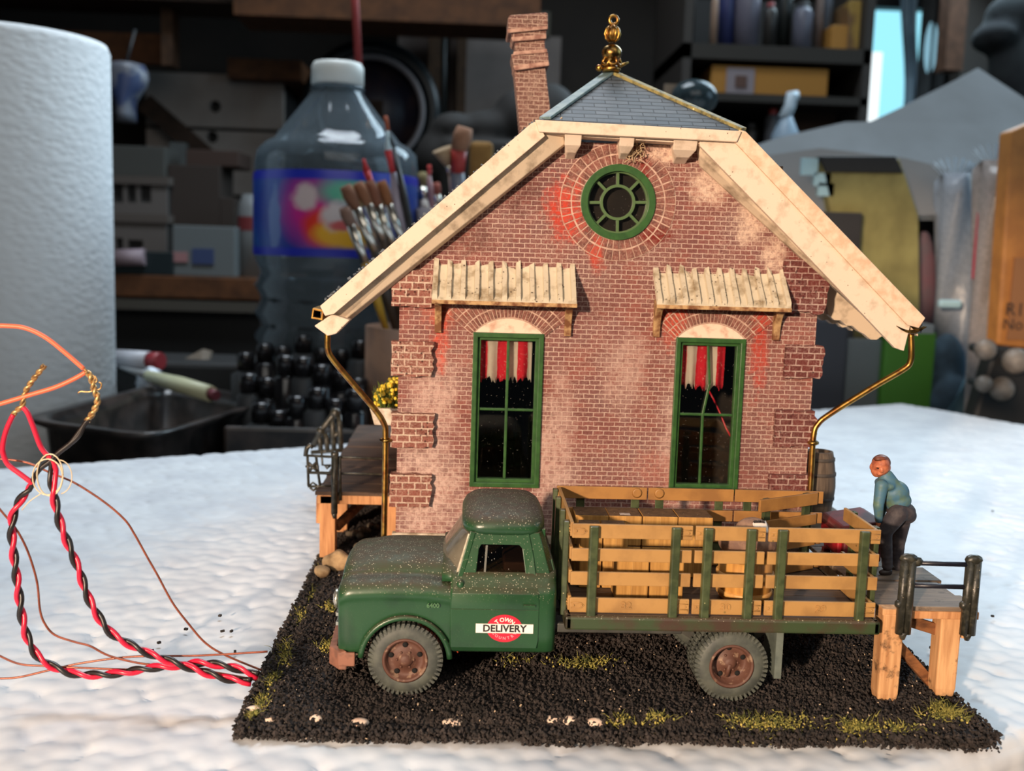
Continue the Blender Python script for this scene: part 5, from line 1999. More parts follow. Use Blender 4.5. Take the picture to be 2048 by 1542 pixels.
DARKWOOD = woodmat('workshop_dark_wood', (62, 44, 32), (44, 32, 24), 'x', .6)
BROWNWOOD = woodmat('workshop_brown_wood', (112, 72, 44), (84, 54, 34), 'x', .6)
STUD = woodmat('stud_wood', (96, 70, 50), (74, 54, 40), 'z', .6)
WALLP = mat('wall_panel_white', (136, 124, 118), (122, 110, 104), .08, rough=.85)
BLACK = flat('soft_black', (26, 26, 26), .6)
CHAR = flat('charcoal', (44, 46, 48), .6)

# ---- setting
WX0, WX1, WZ0, WZ1, WY0 = -190, 190, -88, 130, 222
wx0, wx1, wz0, wz1 = R_(1700, 10, 1850, 330, WY0)
wz1 = R_(1740, 14, 1800, 300, WY0)[3]
g = G().plate([(WX0, WZ0), (WX1, WZ0), (WX1, WZ1), (WX0, WZ1)], [[(wx0, wz0), (wx1, wz0), (wx1, wz1), (wx0, wz1)]], WY0, WY0 + 6)
struct('wall_back', g, mat('wall_dark', (48, 40, 34), (38, 32, 28), .05, rough=.9))
struct('wall_left', G().box(WX0 - 6, WX0, -160, WY0, WZ0, WZ1), bpy.data.materials['wall_dark'])
struct('wall_right', G().box(WX1, WX1 + 6, -160, WY0, WZ0, WZ1), bpy.data.materials['wall_dark'])
struct('floor', G().box(WX0, WX1, -160, WY0, WZ0 - 5, WZ0), flat('floor_concrete', (90, 86, 82), .8))
struct('ceiling', G().box(WX0, WX1, -160, WY0, WZ1, WZ1 + 5), DARKWOOD)
for i, (rect, Y) in enumerate((((150, -60, 700, 4), 175), ((520, -40, 690, 34), 168))):
    a, b, c, d = R_(*rect, Y)
    struct('beam', G().box(a - (4 if i else 60), b + 30, Y, Y + 12, c, d + 12), BROWNWOOD if i else DARKWOOD)
w1 = struct('window_1', G().plate([(wx0 - 2, wz0 - 2), (wx1 + 2, wz0 - 2), (wx1 + 2, wz1 + 2), (wx0 - 2, wz1 + 2)], [[(wx0 + .5, wz0 + .5), (wx1 - .5, wz0 + .5), (wx1 - .5, wz1 - .5), (wx0 + .5, wz1 - .5)]], WY0 - 2, WY0 + 3), flat('window_frame_grey', (70, 72, 74)))
part('daylight_pane', G().box(wx0, wx1, WY0 + 1, WY0 + 1.4, wz0, wz1), emit('daylight', (150, 226, 246), 1.25), w1)
g = G()
a, b, c, d = R_(1748, 96, 1776, 245, WY0 - 4)
g.box(a, b, WY0 + .2, WY0 + .8, c, d)
part('bright_sky_strip', g, emit('bright_sky', (240, 252, 255), 1.3), w1)
bench = thing('workbench', 'dark workbench top that carries the foam sheet and the clutter behind it', 'workbench', (0, 90, BZ - 4))
part('bench_top', G().box(-150, 150, -14, 190, BZ - 4, BZ), flat('bench_top_dark', (40, 34, 30), .6), bench)
for x in (-140, 140):
    for y in (-6, 182):
        part('bench_leg', G().box(x - 4, x + 4, y - 4, y + 4, WZ0, BZ - 4), DARKWOOD, bench)

# ---- paper towel roll
e = PY(221, 400, 78)
rc = V((e.x - 7.4, 78, BZ))
zt = PY(20, 43, 78 - 6.5).z
k = N('paper_towel')
v = k.n('ShaderNodeTexVoronoi', feature='SMOOTH_F1')
v.inputs['Scale'].default_value = 1
k.l(k.mapping((1.6, 1.6, 2.6)), v.inputs['Vector'])
PAPER = k.done(lin((232, 236, 238)), .9, 0, .2, k.bump(v.outputs['Distance'], .5, .12))
roll = thing('paper_towel_roll', 'tall white roll of paper towel standing behind the foam at the left edge', 'paper towel', rc)
part('paper', G().lathe([(2.2, 0), (7.1, 0), (7.2, .3), (7.2, zt - BZ - .5), (7.0, zt - BZ), (2.2, zt - BZ)], rc, n=64), PAPER, roll)
part('core', G().lathe([(2.0, .1), (2.3, .1), (2.3, zt - BZ - .1), (2.0, zt - BZ - .1)], rc, n=24), flat('kraft_core', (150, 120, 90)), roll)

# ---- black tray
c0, c1, c2, c3 = [PZ(x, y, .2) for x, y in ((48, 838), (300, 872), (540, 800), (335, 764))]
cc = (c0 + c1 + c2 + c3) / 4
cor = [c0, c1, c2, c3]


def rrect(sc, z, n=7):
    out = []
    for i in range(4):
        p, a, b = cor[i], cor[i - 1], cor[(i + 1) % 4]
        p = cc + (p - cc) * sc
        a = cc + (a - cc) * sc
        b = cc + (b - cc) * sc
        u, w = (a - p).normalized() * 2.4, (b - p).normalized() * 2.4
        for j in range(n):
            t = j / (n - 1)
            q = (p + u) * (1 - t) ** 2 + p * 2 * t * (1 - t) + (p + w) * t * t
            out.append(V((q.x, q.y, z)))
    return out


tray = thing('plastic_tray', 'shiny black plastic tray with a wide rim behind the foam sheet', 'tray', (cc.x, cc.y, BZ))
BLP = mat('black_plastic', (38, 36, 35), (70, 62, 58), .5, rough=.28, bump=.05)
part('basin', G().loft([rrect(.88, BZ + .02), rrect(.94, -.4), rrect(1.04, .0), rrect(1.05, .25), rrect(.94, .2), rrect(.84, -.5), rrect(.8, BZ + .3)]), BLP, tray)
p = PZ(360, 790, -.6)
part('residue', G().lathe([(1.0, 0), (.9, 1.0), (.5, 1.3), (.05, 1.35)], V((p.x, p.y + 3, -1.2)), n=18), flat('brown_residue', (130, 84, 56), .4), tray, label='small brown lump at the far rim of the tray')

# ---- things lying behind the tray
a, b = PY(275, 745, 80), PY(422, 788, 74)
kn = thing('craft_knife', 'cream handled tool lying across the black clutter behind the tray', 'tool', (a + b) / 2)
part('handle', G().tube([a + (b - a) * .15, a + (b - a) * .6, b], [.4, .62, .58], 10), flat('cream_plastic', (206, 208, 172), .4), kn)
part('blade', G().tube([a - (b - a) * .25, a + (b - a) * .16], [.1, .35], 8), flat('dull_steel', (130, 134, 136), .4), kn)
part('end_band', G().tube([b, b + (b - a) * .07], [.42, .36], 10), flat('red_white_band', (120, 60, 70), .5), kn)
a, b = PY(232, 718, 88), PY(322, 722, 86)
tb_ = thing('glue_tube', 'small white tube with a red cap lying at the foot of the paper towel roll', 'tube', (a + b) / 2)
part('tube_body', G().tube([a, a + (b - a) * .75], [.8, .75], 10), flat('tube_white', (190, 190, 196), .4), tb_)
part('cap', G().tube([a + (b - a) * .76, b], [.7, .7], 10), flat('tube_red', (150, 50, 56), .4), tb_)
pa = PY(303, 768, 80)
solo('foil_ball', stone(pa, (1.1, .9, 1.2), 9), mat('foil', (200, 206, 214), rough=.25, metal=.8, bump=.8, bsc=2, bd=.2), 'small crumpled silver foil ball behind the tray', 'foil')
a, b = PY(330, 770, 95), PY(455, 705, 100)
solo('folded_card', G().prism([PY(322, 742, 90), PY(402, 700, 92), PY(420, 705, 92), PY(408, 762, 88)], (0, 1.0, 0)), flat('brown_card', (96, 84, 70)), 'folded brown grey card propped up behind the cream handled tool', 'card')
solo('clutter_slab', G().box(-42, -14, 88, 96, BZ, PY(360, 720, 90).z), BLACK, 'low black case lying on the bench behind the tray', 'case', bev=.4)

# ---- bottle
bY = 84
bc_ = V((PY(673, 400, bY).x, bY, BZ))
kk = bY / FPX


def zpx(y):
    return PY(673, y, bY - 3).z - BZ


PET = glassy('clear_pet', (214, 226, 232), -.01, .05, opacity=.22, film=(150, 166, 176))
prof = [(.3, .3), (5.4, 0), (6.2, .8)]
y = 815
rr = [6.3, 5.75]
z = 1.2
i = 0
while z < zpx(530):
    prof.append((rr[i % 2], z))
    z += 1.0
    i += 1
prof += [(6.3, zpx(520)), (6.25, zpx(345)), (6.3, zpx(330)), (6.1, zpx(300)), (5.5, zpx(284)), (4.8, zpx(274)), (4.5, zpx(262)), (3.1, zpx(215)), (2.2, zpx(183)), (1.75, zpx(165)), (1.7, zpx(155))]
bottle = thing('water_bottle', 'large clear plastic bottle with a white cap and a bright blue label', 'bottle', bc_)
part('bottle_body', G().lathe(prof, bc_, n=48, caps=False, wob=lambda t, h: 1 + (.012 * math.cos(t * 6.283 * 12) if h < zpx(525) or zpx(330) < h < zpx(262) else 0)), PET, bottle)
CAPW = flat('cap_white', (222, 226, 222), .45)
part('bottle_cap', G().lathe([(1.7, zpx(160)), (2.0, zpx(158)), (1.98, zpx(122)), (1.8, zpx(113)), (.1, zpx(111))], bc_, n=40, wob=lambda t, h: 1 + .008 * math.cos(t * 6.283 * 40)), CAPW, bottle)
part('neck_ring', G().ring(bc_ + V((0, 0, zpx(166))), 1.9, .18, axis=(0, 0, 1)), PET, bottle)
part('water', G().lathe([(.2, .5), (5.6, .4), (5.8, 1.2), (5.8, zpx(560)), (.1, zpx(560))], bc_, n=32), glassy('grey_water', (150, 160, 166), .02, .1, opacity=.3, film=(86, 92, 96)), bottle)


def label_mat():
    k = N('bottle_label')
    sep = k.n('ShaderNodeSeparateXYZ')
    k.l(k.co, sep.inputs[0])
    Xs, Zs = sep.outputs[0], sep.outputs[2]
    col = k.mix(k.ramp(k.noise(.25), .4, .6), lin((32, 58, 150)), lin((38, 84, 160)))

    def blob(col, px, py, rx, ry, c, soft=.5, nz=.35):
        p = PY(px, py, bY - 6)
        a = k.math('MULTIPLY', k.math('SUBTRACT', Xs, (p.x - bc_.x) * U), 1 / (rx * kk * U))
        b = k.math('MULTIPLY', k.math('SUBTRACT', Zs, (p.z - bc_.z) * U), 1 / (ry * kk * U))
        d = k.math('SQRT', k.math('ADD', k.math('MULTIPLY', a, a), k.math('MULTIPLY', b, b)))
        d = k.math('ADD', d, k.math('MULTIPLY', k.math('SUBTRACT', k.noise(.6, 3, loc=(px, py, 0)), .5), nz))
        return k.mix(k.ramp(d, 1.0 + soft * .4, 1.0 - soft * .6), col, lin(c))
    col = blob(col, 618, 420, 52, 60, (196, 40, 140), .9)
    col = blob(col, 700, 385, 60, 24, (70, 170, 140), .8)
    col = blob(col, 735, 390, 40, 20, (232, 200, 60), .7)
    col = blob(col, 650, 455, 42, 36, (226, 56, 40), .5)
    col = blob(col, 690, 470, 60, 26, (236, 176, 40), .5)
    col = blob(col, 612, 396, 24, 26, (206, 190, 190), .5, 1.3)
    col = blob(col, 672, 432, 30, 26, (206, 196, 196), .5, 1.2)
    col = blob(col, 690, 452, 26, 10, (200, 90, 90), .5, 1.2)
    col = blob(col, 545, 440, 12, 60, (92, 118, 176), .4, 1.2)
    band = k.math('MAXIMUM', k.ramp(Zs, (zpx(366)) * U, (zpx(362)) * U), k.ramp(Zs, zpx(496) * U, zpx(500) * U))
    col = k.mix(band, col, lin((36, 48, 176)))
    return k.done(col, .35, 0, .5)


part('label_sleeve', G().lathe([(6.33, zpx(514)), (6.38, zpx(505)), (6.36, zpx(352)), (6.3, zpx(346))], bc_, n=64, caps=False), label_mat(), bottle, label='blue wrap label with magenta, white and yellow patches')

# ---- brush pots
KRAFT = mat('kraft_pot', (132, 98, 74), (112, 84, 66), .5, rough=.7)
qY = 74
qx = PY(732, 700, qY).x + 4.3
pot = thing('brush_pot', 'brown paint brush pot half hidden behind the left wall of the model house', 'pot', (qx, qY, BZ))
qz = PY(800, 652, qY).z
part('pot_wall', G().lathe([(.2, 0), (4.2, 0), (4.35, .3), (4.35, qz - BZ), (4.1, qz - BZ), (4.0, .6), (.2, .5)], (qx, qY, BZ), n=40), KRAFT, pot)
FER = mat('ferrule_silver', (210, 204, 192), rough=.22, metal=.95)
DY = 12


def brush(tip, f0, f1, end, Y0, Y1, wt, wf, wh, cb, ch, label, fm=None, tipw=None):
    """bristle tip, ferrule top, ferrule bottom, handle end, as photo pixels at depths Y0 (tip) .. Y1 (end)"""
    Y0, Y1, wt, wf, wh = Y0 + DY, Y1 + DY, wt * .8, wf * .85, wh * 1.1
    P = [PY(*p, Y0 + (Y1 - Y0) * t) for p, t in ((tip, 0), (f0, .2), (f1, .45), (end, 1))]
    t = thing('paint_brush', label, 'brush', P[3], 'paint brushes in the pots')
    cbk = 'bristle_%d_%d_%d' % cb
    chk = 'handle_%d_%d_%d' % ch
    part('bristles', G().tube([P[0], P[0] + (P[1] - P[0]) * .4, P[1]], [(tipw or wt) * .8, wt, wf], 10), flat(cbk, cb, .85), t)
    part('ferrule', G().tube([P[1], P[2]], [wf, wf * .85], 12), fm or FER, t)
    part('handle', G().tube([P[2], P[2] + (P[3] - P[2]) * .25, P[3]], [wf * .85, wh, wh * .5], 10), flat(chk, ch, .4), t)
    return t


IN = [(770, 690), (790, 700), (810, 705), (800, 690), (830, 700)]
brush((688, 415), (702, 450), (731, 525), (775, 668), 59.5, 61, .55, .42, .36, (120, 92, 78), (190, 150, 50), 'leftmost flat paint brush leaning out of the brown pot, yellow handle')
brush((690, 372), (713, 417), (750, 502), (800, 690), 60, 61.5, .6, .48, .4, (118, 78, 56), (60, 50, 40), 'flat brush with a brightly lit silver ferrule, second from the left in the brown pot')
brush((715, 366), (737, 409), (766, 480), (815, 690), 60.5, 62, .55, .44, .36, (130, 84, 56), (70, 54, 40), 'flat brush with a silver ferrule, third from the left in the brown pot')
brush((738, 362), (757, 411), (786, 490), (830, 690), 61, 62, .5, .4, .34, (122, 74, 52), (60, 44, 36), 'flat brush with a dull ferrule, fourth from the left in the brown pot')
brush((762, 362), (778, 409), (806, 485), (840, 690), 61.5, 62.5, .5, .4, .34, (136, 84, 48), (84, 66, 50), 'flat brush with tawny bristles, fifth from the left in the brown pot')
RT = flat('red_tip', (186, 46, 50), .45)
brush((727, 318), (733, 342), (748, 385), (800, 690), 62, 63, .16, .3, .34, (190, 50, 52), (120, 90, 80), 'slim brush pointing up with a red stem in front of the blue label', fm=RT)
brush((775, 262), (776, 300), (786, 345), (836, 690), 62, 63, .14, .3, .45, (190, 210, 215), (160, 154, 170), 'grey handled brush with a red collar and a pale tip', fm=RT)
brush((771, 232), (776, 262), (789, 300), (868, 690), 62.5, 62, .2, .16, .26, (150, 74, 46), (26, 24, 24), 'long thin black handled brush with a rust brown tip, tallest in the brown pot', fm=BLACK)
DY = 17
q2 = V((PY(925, 500, 84).x, 84, BZ))
pot2 = thing('brush_pot', 'second brush pot standing behind the roof of the model house', 'pot', q2)
q2z = PY(925, 420, 84).z
part('pot_wall', G().lathe([(.2, 0), (3.6, 0), (3.8, .3), (3.8, q2z - BZ), (3.6, q2z - BZ), (3.5, .6), (.2, .5)], q2, n=32), flat('grey_pot', (120, 112, 112)), pot2)
brush((930, 255), (918, 300), (915, 345), (920, 480), 66, 67.5, .95, .75, .5, (150, 108, 82), (120, 124, 136), 'big brush with rounded tan bristles and a red band behind the roof', fm=flat('red_band', (164, 50, 44), .5))
brush((884, 298), (896, 330), (902, 350), (915, 480), 66.5, 68, .75, .3, .22, (166, 140, 108), (206, 184, 170), 'small fan brush with a white handle behind the roof', tipw=1.0)
brush((858, 330), (859, 342), (858, 350), (870, 480), 67, 67, .22, .22, .22, (196, 70, 66), (160, 120, 124), 'short red tipped brush left of the fan brush', fm=RT)
brush((845, 345), (846, 375), (848, 400), (860, 490), 70, 69, .5, .4, .4, (130, 116, 76), (150, 140, 130), 'olive tipped blurred brush at the left of the second pot')
brush((872, 365), (874, 390), (876, 410), (885, 490), 69, 69, .45, .4, .35, (150, 80, 66), (190, 170, 170), 'rust tipped blurred brush low in the second pot')
a, b, c, d = R_(938, 282, 985, 420, 90)
solo('sponge_block', G().box(a, b, 90, 92.5, c - 6, d), mat('ochre_sponge', (150, 112, 58), (136, 100, 50), 1, rough=.9), 'yellow brown sponge block standing among the brushes behind the roof', 'sponge', bev=.4)
pbox('pot_rest', (930, 500, 1000, 560), 89, 5, CHAR, 'dark block under the sponge behind the roof', 'block', z0=BZ)

# ---- low black rack of paint bottles between bottle and foam
rk = thing('paint_rack', 'black plastic rack of small paint pots behind the left dock', 'rack', (-7, 70, BZ))
part('rack_body', G().box(PY(470, 700, 69).x, PY(735, 700, 69).x, 65.5, 66, BZ, PY(600, 838, 69).z), BLP, rk, bev=.3)
GLB = mat('gloss_black', (30, 30, 32), rough=.18)
n_ = 0
for row, (Y, ytop, x0, x1, n) in enumerate(((67, 800, 500, 730, 6), (71.5, 735, 480, 735, 7), (76, 690, 470, 740, 7))):
    for i in range(n):
        px_ = x0 + (x1 - x0) * (i + .5) / n
        q = PY(px_, ytop + random.uniform(-26, 26), Y)
        Y += random.uniform(-.5, .5)
        r_ = random.uniform(.7, 1.05)
        t = thing('paint_bottle', 'small dark paint bottle with a black cap in the black rack', 'paint bottle', (q.x, Y, BZ), 'paint bottles in the black rack')
        part('bottle_body', G().lathe([(.1, 0), (r_, 0), (r_, q.z - BZ - 1.6), (.55, q.z - BZ - 1.3)], (q.x, Y, BZ), n=18), GLB if i % 3 else CHAR, t)
        part('bottle_cap', G().lathe([(.6, q.z - BZ - 1.35), (.66, q.z - BZ - .2), (.5, q.z - BZ), (.05, q.z - BZ)], (q.x, Y, BZ), n=16), GLB, t)

# ---- left background: cabinet with things on it
LY = 150
a, b, c, d = R_(150, 552, 556, 618, LY)
cabl = thing('storage_cabinet', 'dark storage cabinet with a brown wooden front edge behind the paper towel roll', 'cabinet', ((a + b) / 2, LY + 12, BZ))
part('cabinet_body', G().box(a, b, LY + 2, LY + 26, BZ, d - 4), BLACK, cabl)
part('top_edge', G().box(a, b, LY, LY + 26, c + 1.5, d), BROWNWOOD, cabl, bev=.2)
part('lower_lip', G().box(a, b, LY - .5, LY + 2, c - .2, c + 1.2), flat('grey_lip', (84, 80, 72)), cabl)
LZ = d
pbox('white_carton', (345, 452, 470, 548), LY + 1, 8, flat('carton_white', (112, 120, 122)), 'white box with a blue square and a pink spot on the left cabinet', 'box', z0=LZ)
o = [q for q in bpy.data.objects if q.name == 'white_carton'][0]
a, b, c, d = R_(385, 497, 428, 528, LY + 1)
part('blue_square', G().box(a, b, LY + .7, LY + 1.1, c, d), flat('blue_print', (62, 78, 122)), o)
a, b, c, d = R_(345, 504, 376, 524, LY + 1)
part('pink_spot', G().box(a, b, LY + .7, LY + 1.1, c, d), flat('pink_print', (176, 130, 132)), o)
cyl = R_(470, 388, 534, 545, LY + 4)
cx_ = (cyl[0] + cyl[1]) / 2
r_ = (cyl[1] - cyl[0]) / 2
cn = thing('spray_can', 'grey can with a red band standing on the left cabinet beside the blue labelled bottle', 'can', (cx_, LY + 6, LZ))
part('can_body', G().lathe([(.1, 0), (r_, 0), (r_, cyl[3] - LZ - 2), (r_ * .7, cyl[3] - LZ), (.1, cyl[3] - LZ)], (cx_, LY + 6, LZ), n=24), flat('can_grey', (140, 144, 146), .4), cn)
zz = PY(500, 447, LY + 4).z - LZ
part('red_band', G().lathe([(r_ + .06, zz - 1), (r_ + .06, zz + 1)], (cx_, LY + 6, LZ), n=24, caps=False), flat('can_red', (130, 56, 58), .5), cn)
# model houses under construction
MW = flat('model_grey', (108, 102, 98))
def small_house(rect, Y, wins, label, zb=None):
    a, b, c, d = R_(*rect, Y)
    if zb is not None:
        c = zb
    t = thing('model_building', label, 'model building', ((a + b) / 2, Y, c))
    hs = []
    for w in wins:
        e, f, g_, h = R_(*w, Y)
        hs.append([(e, g_), (f, g_), (f, h), (e, h)])
    part('front_wall', G().plate([(a, c), (b, c), (b, d), (a, d)], hs, Y, Y + .8), MW, t)
    part('building_shell', G().box(a, b, Y + .9, Y + 10, c, d - .2), flat('model_dark', (50, 50, 50)), t)
    part('eave', G().box(a - .4, b + .4, Y - .5, Y + 10, d - 1.2, d), flat('model_eave', (96, 88, 82)), t)
    return t


small_house((222, 428, 332, 548), LY + 9, [(232, 476, 246, 512), (256, 480, 286, 520)], 'unpainted grey model building with openings on the left cabinet, behind the white box', LZ)
zb = R_(222, 428, 332, 548, LY + 9)[3]
small_house((205, 352, 334, 428), LY + 10, [(226, 366, 246, 405), (254, 368, 272, 405), (280, 370, 302, 405)], 'grey model building with three dark windows stacked above the other model building', zb)
zb2 = R_(205, 352, 334, 428, LY + 10)[3]
pbox('model_parts_box', (222, 292, 330, 352), LY + 11, 8, flat('grey_box', (80, 80, 76)), 'pale grey box of parts on top of the upper model building', 'box', z0=zb2)
pbox('model_vehicle', (222, 503, 346, 548), LY - .2 + .4, 5, flat('teal_dark', (36, 48, 52), .4), 'dark teal model wagon lying at the front of the left cabinet', 'model wagon', z0=LZ)
o = [q for q in bpy.data.objects if q.name == 'model_vehicle'][0]
a, b = PY(215, 516, LY), PY(290, 514, LY)
part('pink_tank', G().tube([a, b], 1.2, 12), flat('pink_white', (170, 150, 158), .5), o)
pbox('brown_box', (336, 330, 440, 452), LY + 12, 9, flat('brown_box_m', (60, 50, 44)), 'dark brown box standing behind the white box on the left cabinet', 'box', z0=LZ)
zc = R_(336, 330, 440, 452, LY + 12)[3]
pbox('brown_box', (372, 300, 478, 334), LY + 13, 9, flat('brown_box_2', (70, 52, 44)), 'flat reddish brown box on top of the dark brown box', 'box', z0=zc)
pbox('brown_box', (440, 395, 470, 452), LY + 12, 7, flat('brown_box_m', (60, 50, 44)), 'narrow dark box squeezed between the brown box and the grey can', 'box', z0=LZ)
# wall sheet with two holes, braces, hanging bag
a, b, c, d = R_(292, 148, 566, 300, 200)
hs = [circ(PY(430, 213, 200).x, PY(430, 213, 200).z, 1.1, 16), circ(PY(424, 274, 200).x, PY(424, 274, 200).z, 1.1, 16)]
lz = PY(430, 258, 200).z
PANL = mat('wall_sheet_pale', (168, 160, 154), (150, 142, 136), .08, rough=.85)
pn = thing('wall_panel', 'pale wall sheet with two round black holes above the left cabinet', 'wall panel', ((a + b) / 2, 200, c))
part('upper_sheet', G().plate([(a, lz + .3), (b, lz + .3), (b, d), (a, d)], hs[:1], 200, 202), PANL, pn)
part('lower_sheet', G().plate([(a, c - 8), (b, c - 8), (b, lz - .3), (a, lz - .3)], hs[1:], 200, 202), PANL, pn)
part('backing', G().box(a, b, 202.2, 221.5, c - 8, d), BLACK, pn)
struct('trim_1', G().bar(PY(290, 205, 196), PY(420, 318, 196), 2, 3.2), DARKWOOD)
pbox('grey_board', (338, 285, 372, 360), 190, 2, flat('pale_board', (100, 106, 106)), 'narrow pale grey board leaning under the slanting brace', 'board', z0=BZ)
a, b, c, d = R_(200, 66, 325, 125, 185)
struct('trim_2', G().box(a - 20, b, 185, 188, c, d), BROWNWOOD)
a, b, c, d = R_(455, 118, 602, 158, 196)
struct('trim_3', G().box(a, b, 196, 220, c, d), BROWNWOOD)
a, b, c, d = R_(322, 10, 345, 130, 180)
struct('trim_4', G().box(a, b, 180, 184, c, d + 10), STUD)
t0 = PY(250, 185, 140)
hb = thing('hanging_bag', 'white and blue plastic bag hanging beside the paper towel roll', 'bag', t0)
g = G()
rings = []
for i in range(9):
    v = i / 8
    y_ = 128 + 115 * v
    w_ = (18 + 22 * math.sin(math.pi * min(1, v * 1.2 + .2)))
    c_ = PY(252, y_, 140)
    rings.append([c_ + V((math.cos(t) * w_ * 140 / FPX * (1 + .1 * math.sin(3 * t + v * 5)), math.sin(t) * 2.2, 0)) for t in [2 * math.pi * j / 20 for j in range(20)]])
part('bag_body', G().loft(rings), mat('bag_white_blue', (104, 108, 118), (50, 64, 100), .22, .5, .56, rough=.4), hb)
part('hook', G().tube([PY(252, 128, 140), PY(270, 60, 141)], .2, 6), CHAR, hb)

# ---- middle: round wall disc, red dowel, panels, pipe, coat
dcn = PY(742, 222, 190)
R0 = 132 * 190 / FPX
dsc = thing('wall_disc', 'large dark round wall disc with a pale inner ring behind the bottle', 'disc', dcn)
part('rim', G().ring(dcn, R0 * .9, R0 * .13, axis=(0, 1, 0), n=56, m=10), flat('disc_rim', (24, 32, 36), .35), dsc)
part('pale_ring', G().ring(dcn + V((0, -1.2, 0)), R0 * .76, R0 * .045, axis=(0, 1, 0), n=56, m=8), flat('disc_ring', (150, 146, 150), .5), dsc)
k = N('disc_face')
PICT = k.done(k.mix(k.ramp(k.noise(.12, 4), .42, .58), lin((40, 42, 60)), lin((70, 58, 62))), .4)
part('face', G().lathe([(.05, 0), (R0 * .78, 0), (R0 * .78, -1.5), (.05, -1.5)], dcn + V((0, 1.5, 0)), axis=(0, -1, 0), n=48), PICT, dsc)
part('stay', G().box(dcn.x - 2, dcn.x + 2, 191, 221.5, dcn.z - 2, dcn.z + 2), DARKWOOD, dsc)
a, b = PY(708, -40, 100), PY(719, 172, 100)
solo('hanging_rod', G().tube([a + (a - b) * .4, b], .36, 10), mat('red_dowel_paint', (150, 52, 50), rough=.6), 'thin red rod hanging down above the bottle cap', 'rod')
pbox('socket_box', (655, -12, 704, 36), 170, 6, flat('socket_white', (150, 150, 150)), 'white socket box with a round black opening under the ceiling beam', 'socket')
o = [q for q in bpy.data.objects if q.name == 'socket_box'][0]
c_ = PY(676, 8, 169.8)
part('opening', G().lathe([(1.7, 0), (1.7, .3), (.1, .3)], c_ + V((0, .1, 0)), axis=(0, -1, 0), n=20), BLACK, o)
for i, (rect, m) in enumerate((((796, 22, 858, 160), WALLP), ((930, 20, 1100, 75), flat('wall_panel_olive', (96, 90, 76))), ((930, 70, 1120, 235), WALLP), ((898, 60, 915, 230), WALLP))):
    a, b, c, d = R_(*rect, 214)
    struct('trim_%d' % (5 + i), G().box(a, b, 214, 221, c - (14 if i in (0, 3) else 0), d), m)
for i, (rect, m) in enumerate((((856, 40, 884, 250), STUD), ((914, 40, 932, 250), STUD))):
    a, b, c, d = R_(*rect, 211)
    struct('trim_%d' % (9 + i), G().box(a, b, 211, 221, c - 10, d + 10), m)
a, b = PY(889, 30, 208), PY(886, 240, 208)
solo('conduit_pipe', G().tube([a + (a - b) * .3, b + (b - a) * .5], .55, 10), flat('dark_pipe', (36, 38, 36), .4), 'dark vertical pipe running down the wall between the wooden studs', 'pipe')
g = G()
for x, y, rx, ry in ((910, 260, 50, 34), (975, 262, 60, 40), (1040, 240, 56, 60), (1000, 330, 90, 60), (880, 320, 50, 60), (1100, 250, 60, 80)):
    q = PY(x, y, 125)
    g.ball(q, (rx * 125 / FPX, 4, ry * 125 / FPX), 18, 10)
q = PY(1000, 500, 125)
g.lathe([(7, BZ - q.z), (8, 6), (8, 12)], q, n=20)
solo('black_sack', remesh(g, .5, 4), flat('sack_black', (32, 30, 28), .8), 'big black bundled sack behind the roof and chimney', 'sack')
# clear dome
a = PY(1388, 196, 90)
dm = thing('clear_dome', 'clear plastic dome lying behind the right hip of the roof', 'dome', a)
part('dome', G().ball(a, (2.0, 1.7, 1.5), 24, 14), glassy('dome_plastic', (130, 150, 158), .02, .15, opacity=.5, film=(70, 86, 92)), dm)
part('tan_card', G().box(PY(1328, 200, 90).x, PY(1360, 200, 90).x, 90, 90.4, PY(1345, 300, 90).z, PY(1345, 168, 90).z), flat('tan_card', (146, 130, 112)), dm)
part('stand', G().box(a.x - .8, a.x + .8, 89.6, 91.2, BZ, a.z - 1.2), CHAR, dm)

# ---- right background: open shelf unit
SY = 150
a, b, c, d = R_(1366, 92, 1742, 122, SY)
su = thing('shelf_unit', 'dark open shelf unit of jars and boxes at the upper right behind the house', 'shelf', ((a + b) / 2, SY + 10, BZ))
S1 = d + .05
part('shelf', G().box(a, b, SY, SY + 24, c, d), flat('shelf_dark', (46, 42, 36)), su)
a2, b2, c2, d2 = R_(1400, 190, 1742, 206, SY)
part('shelf', G().box(a, b, SY, SY + 24, c2, d2), flat('shelf_dark', (46, 42, 36)), su)
S2 = d2 + .05
part('side_panel', G().box(b - 1.0, b + .2, SY, SY + 24, BZ, R_(1400, -80, 1742, 206, SY)[3]), flat('shelf_side', (58, 54, 50)), su)
part('side_panel', G().box(a, a + 1.2, SY, SY + 24, BZ, R_(1400, -80, 1742, 206, SY)[3]), flat('shelf_side', (58, 54, 50)), su)
part('back_panel', G().box(a, b, SY + 24, SY + 25, BZ, R_(1400, -80, 1742, 206, SY)[3]), BLACK, su)
a3, b3, c3, d3 = R_(1400, 330, 1742, 350, SY)
part('shelf', G().box(a, b, SY - 10, SY + 24, c3, d3), flat('shelf_dark', (46, 42, 36)), su)
S3 = d3 + .05
part('brown_door', G().box(PY(1592, 240, SY).x, b - 1.2, SY + 9, SY + 10.2, S3 + .02, c2 - .02), flat('brown_board', (78, 56, 42)), su)


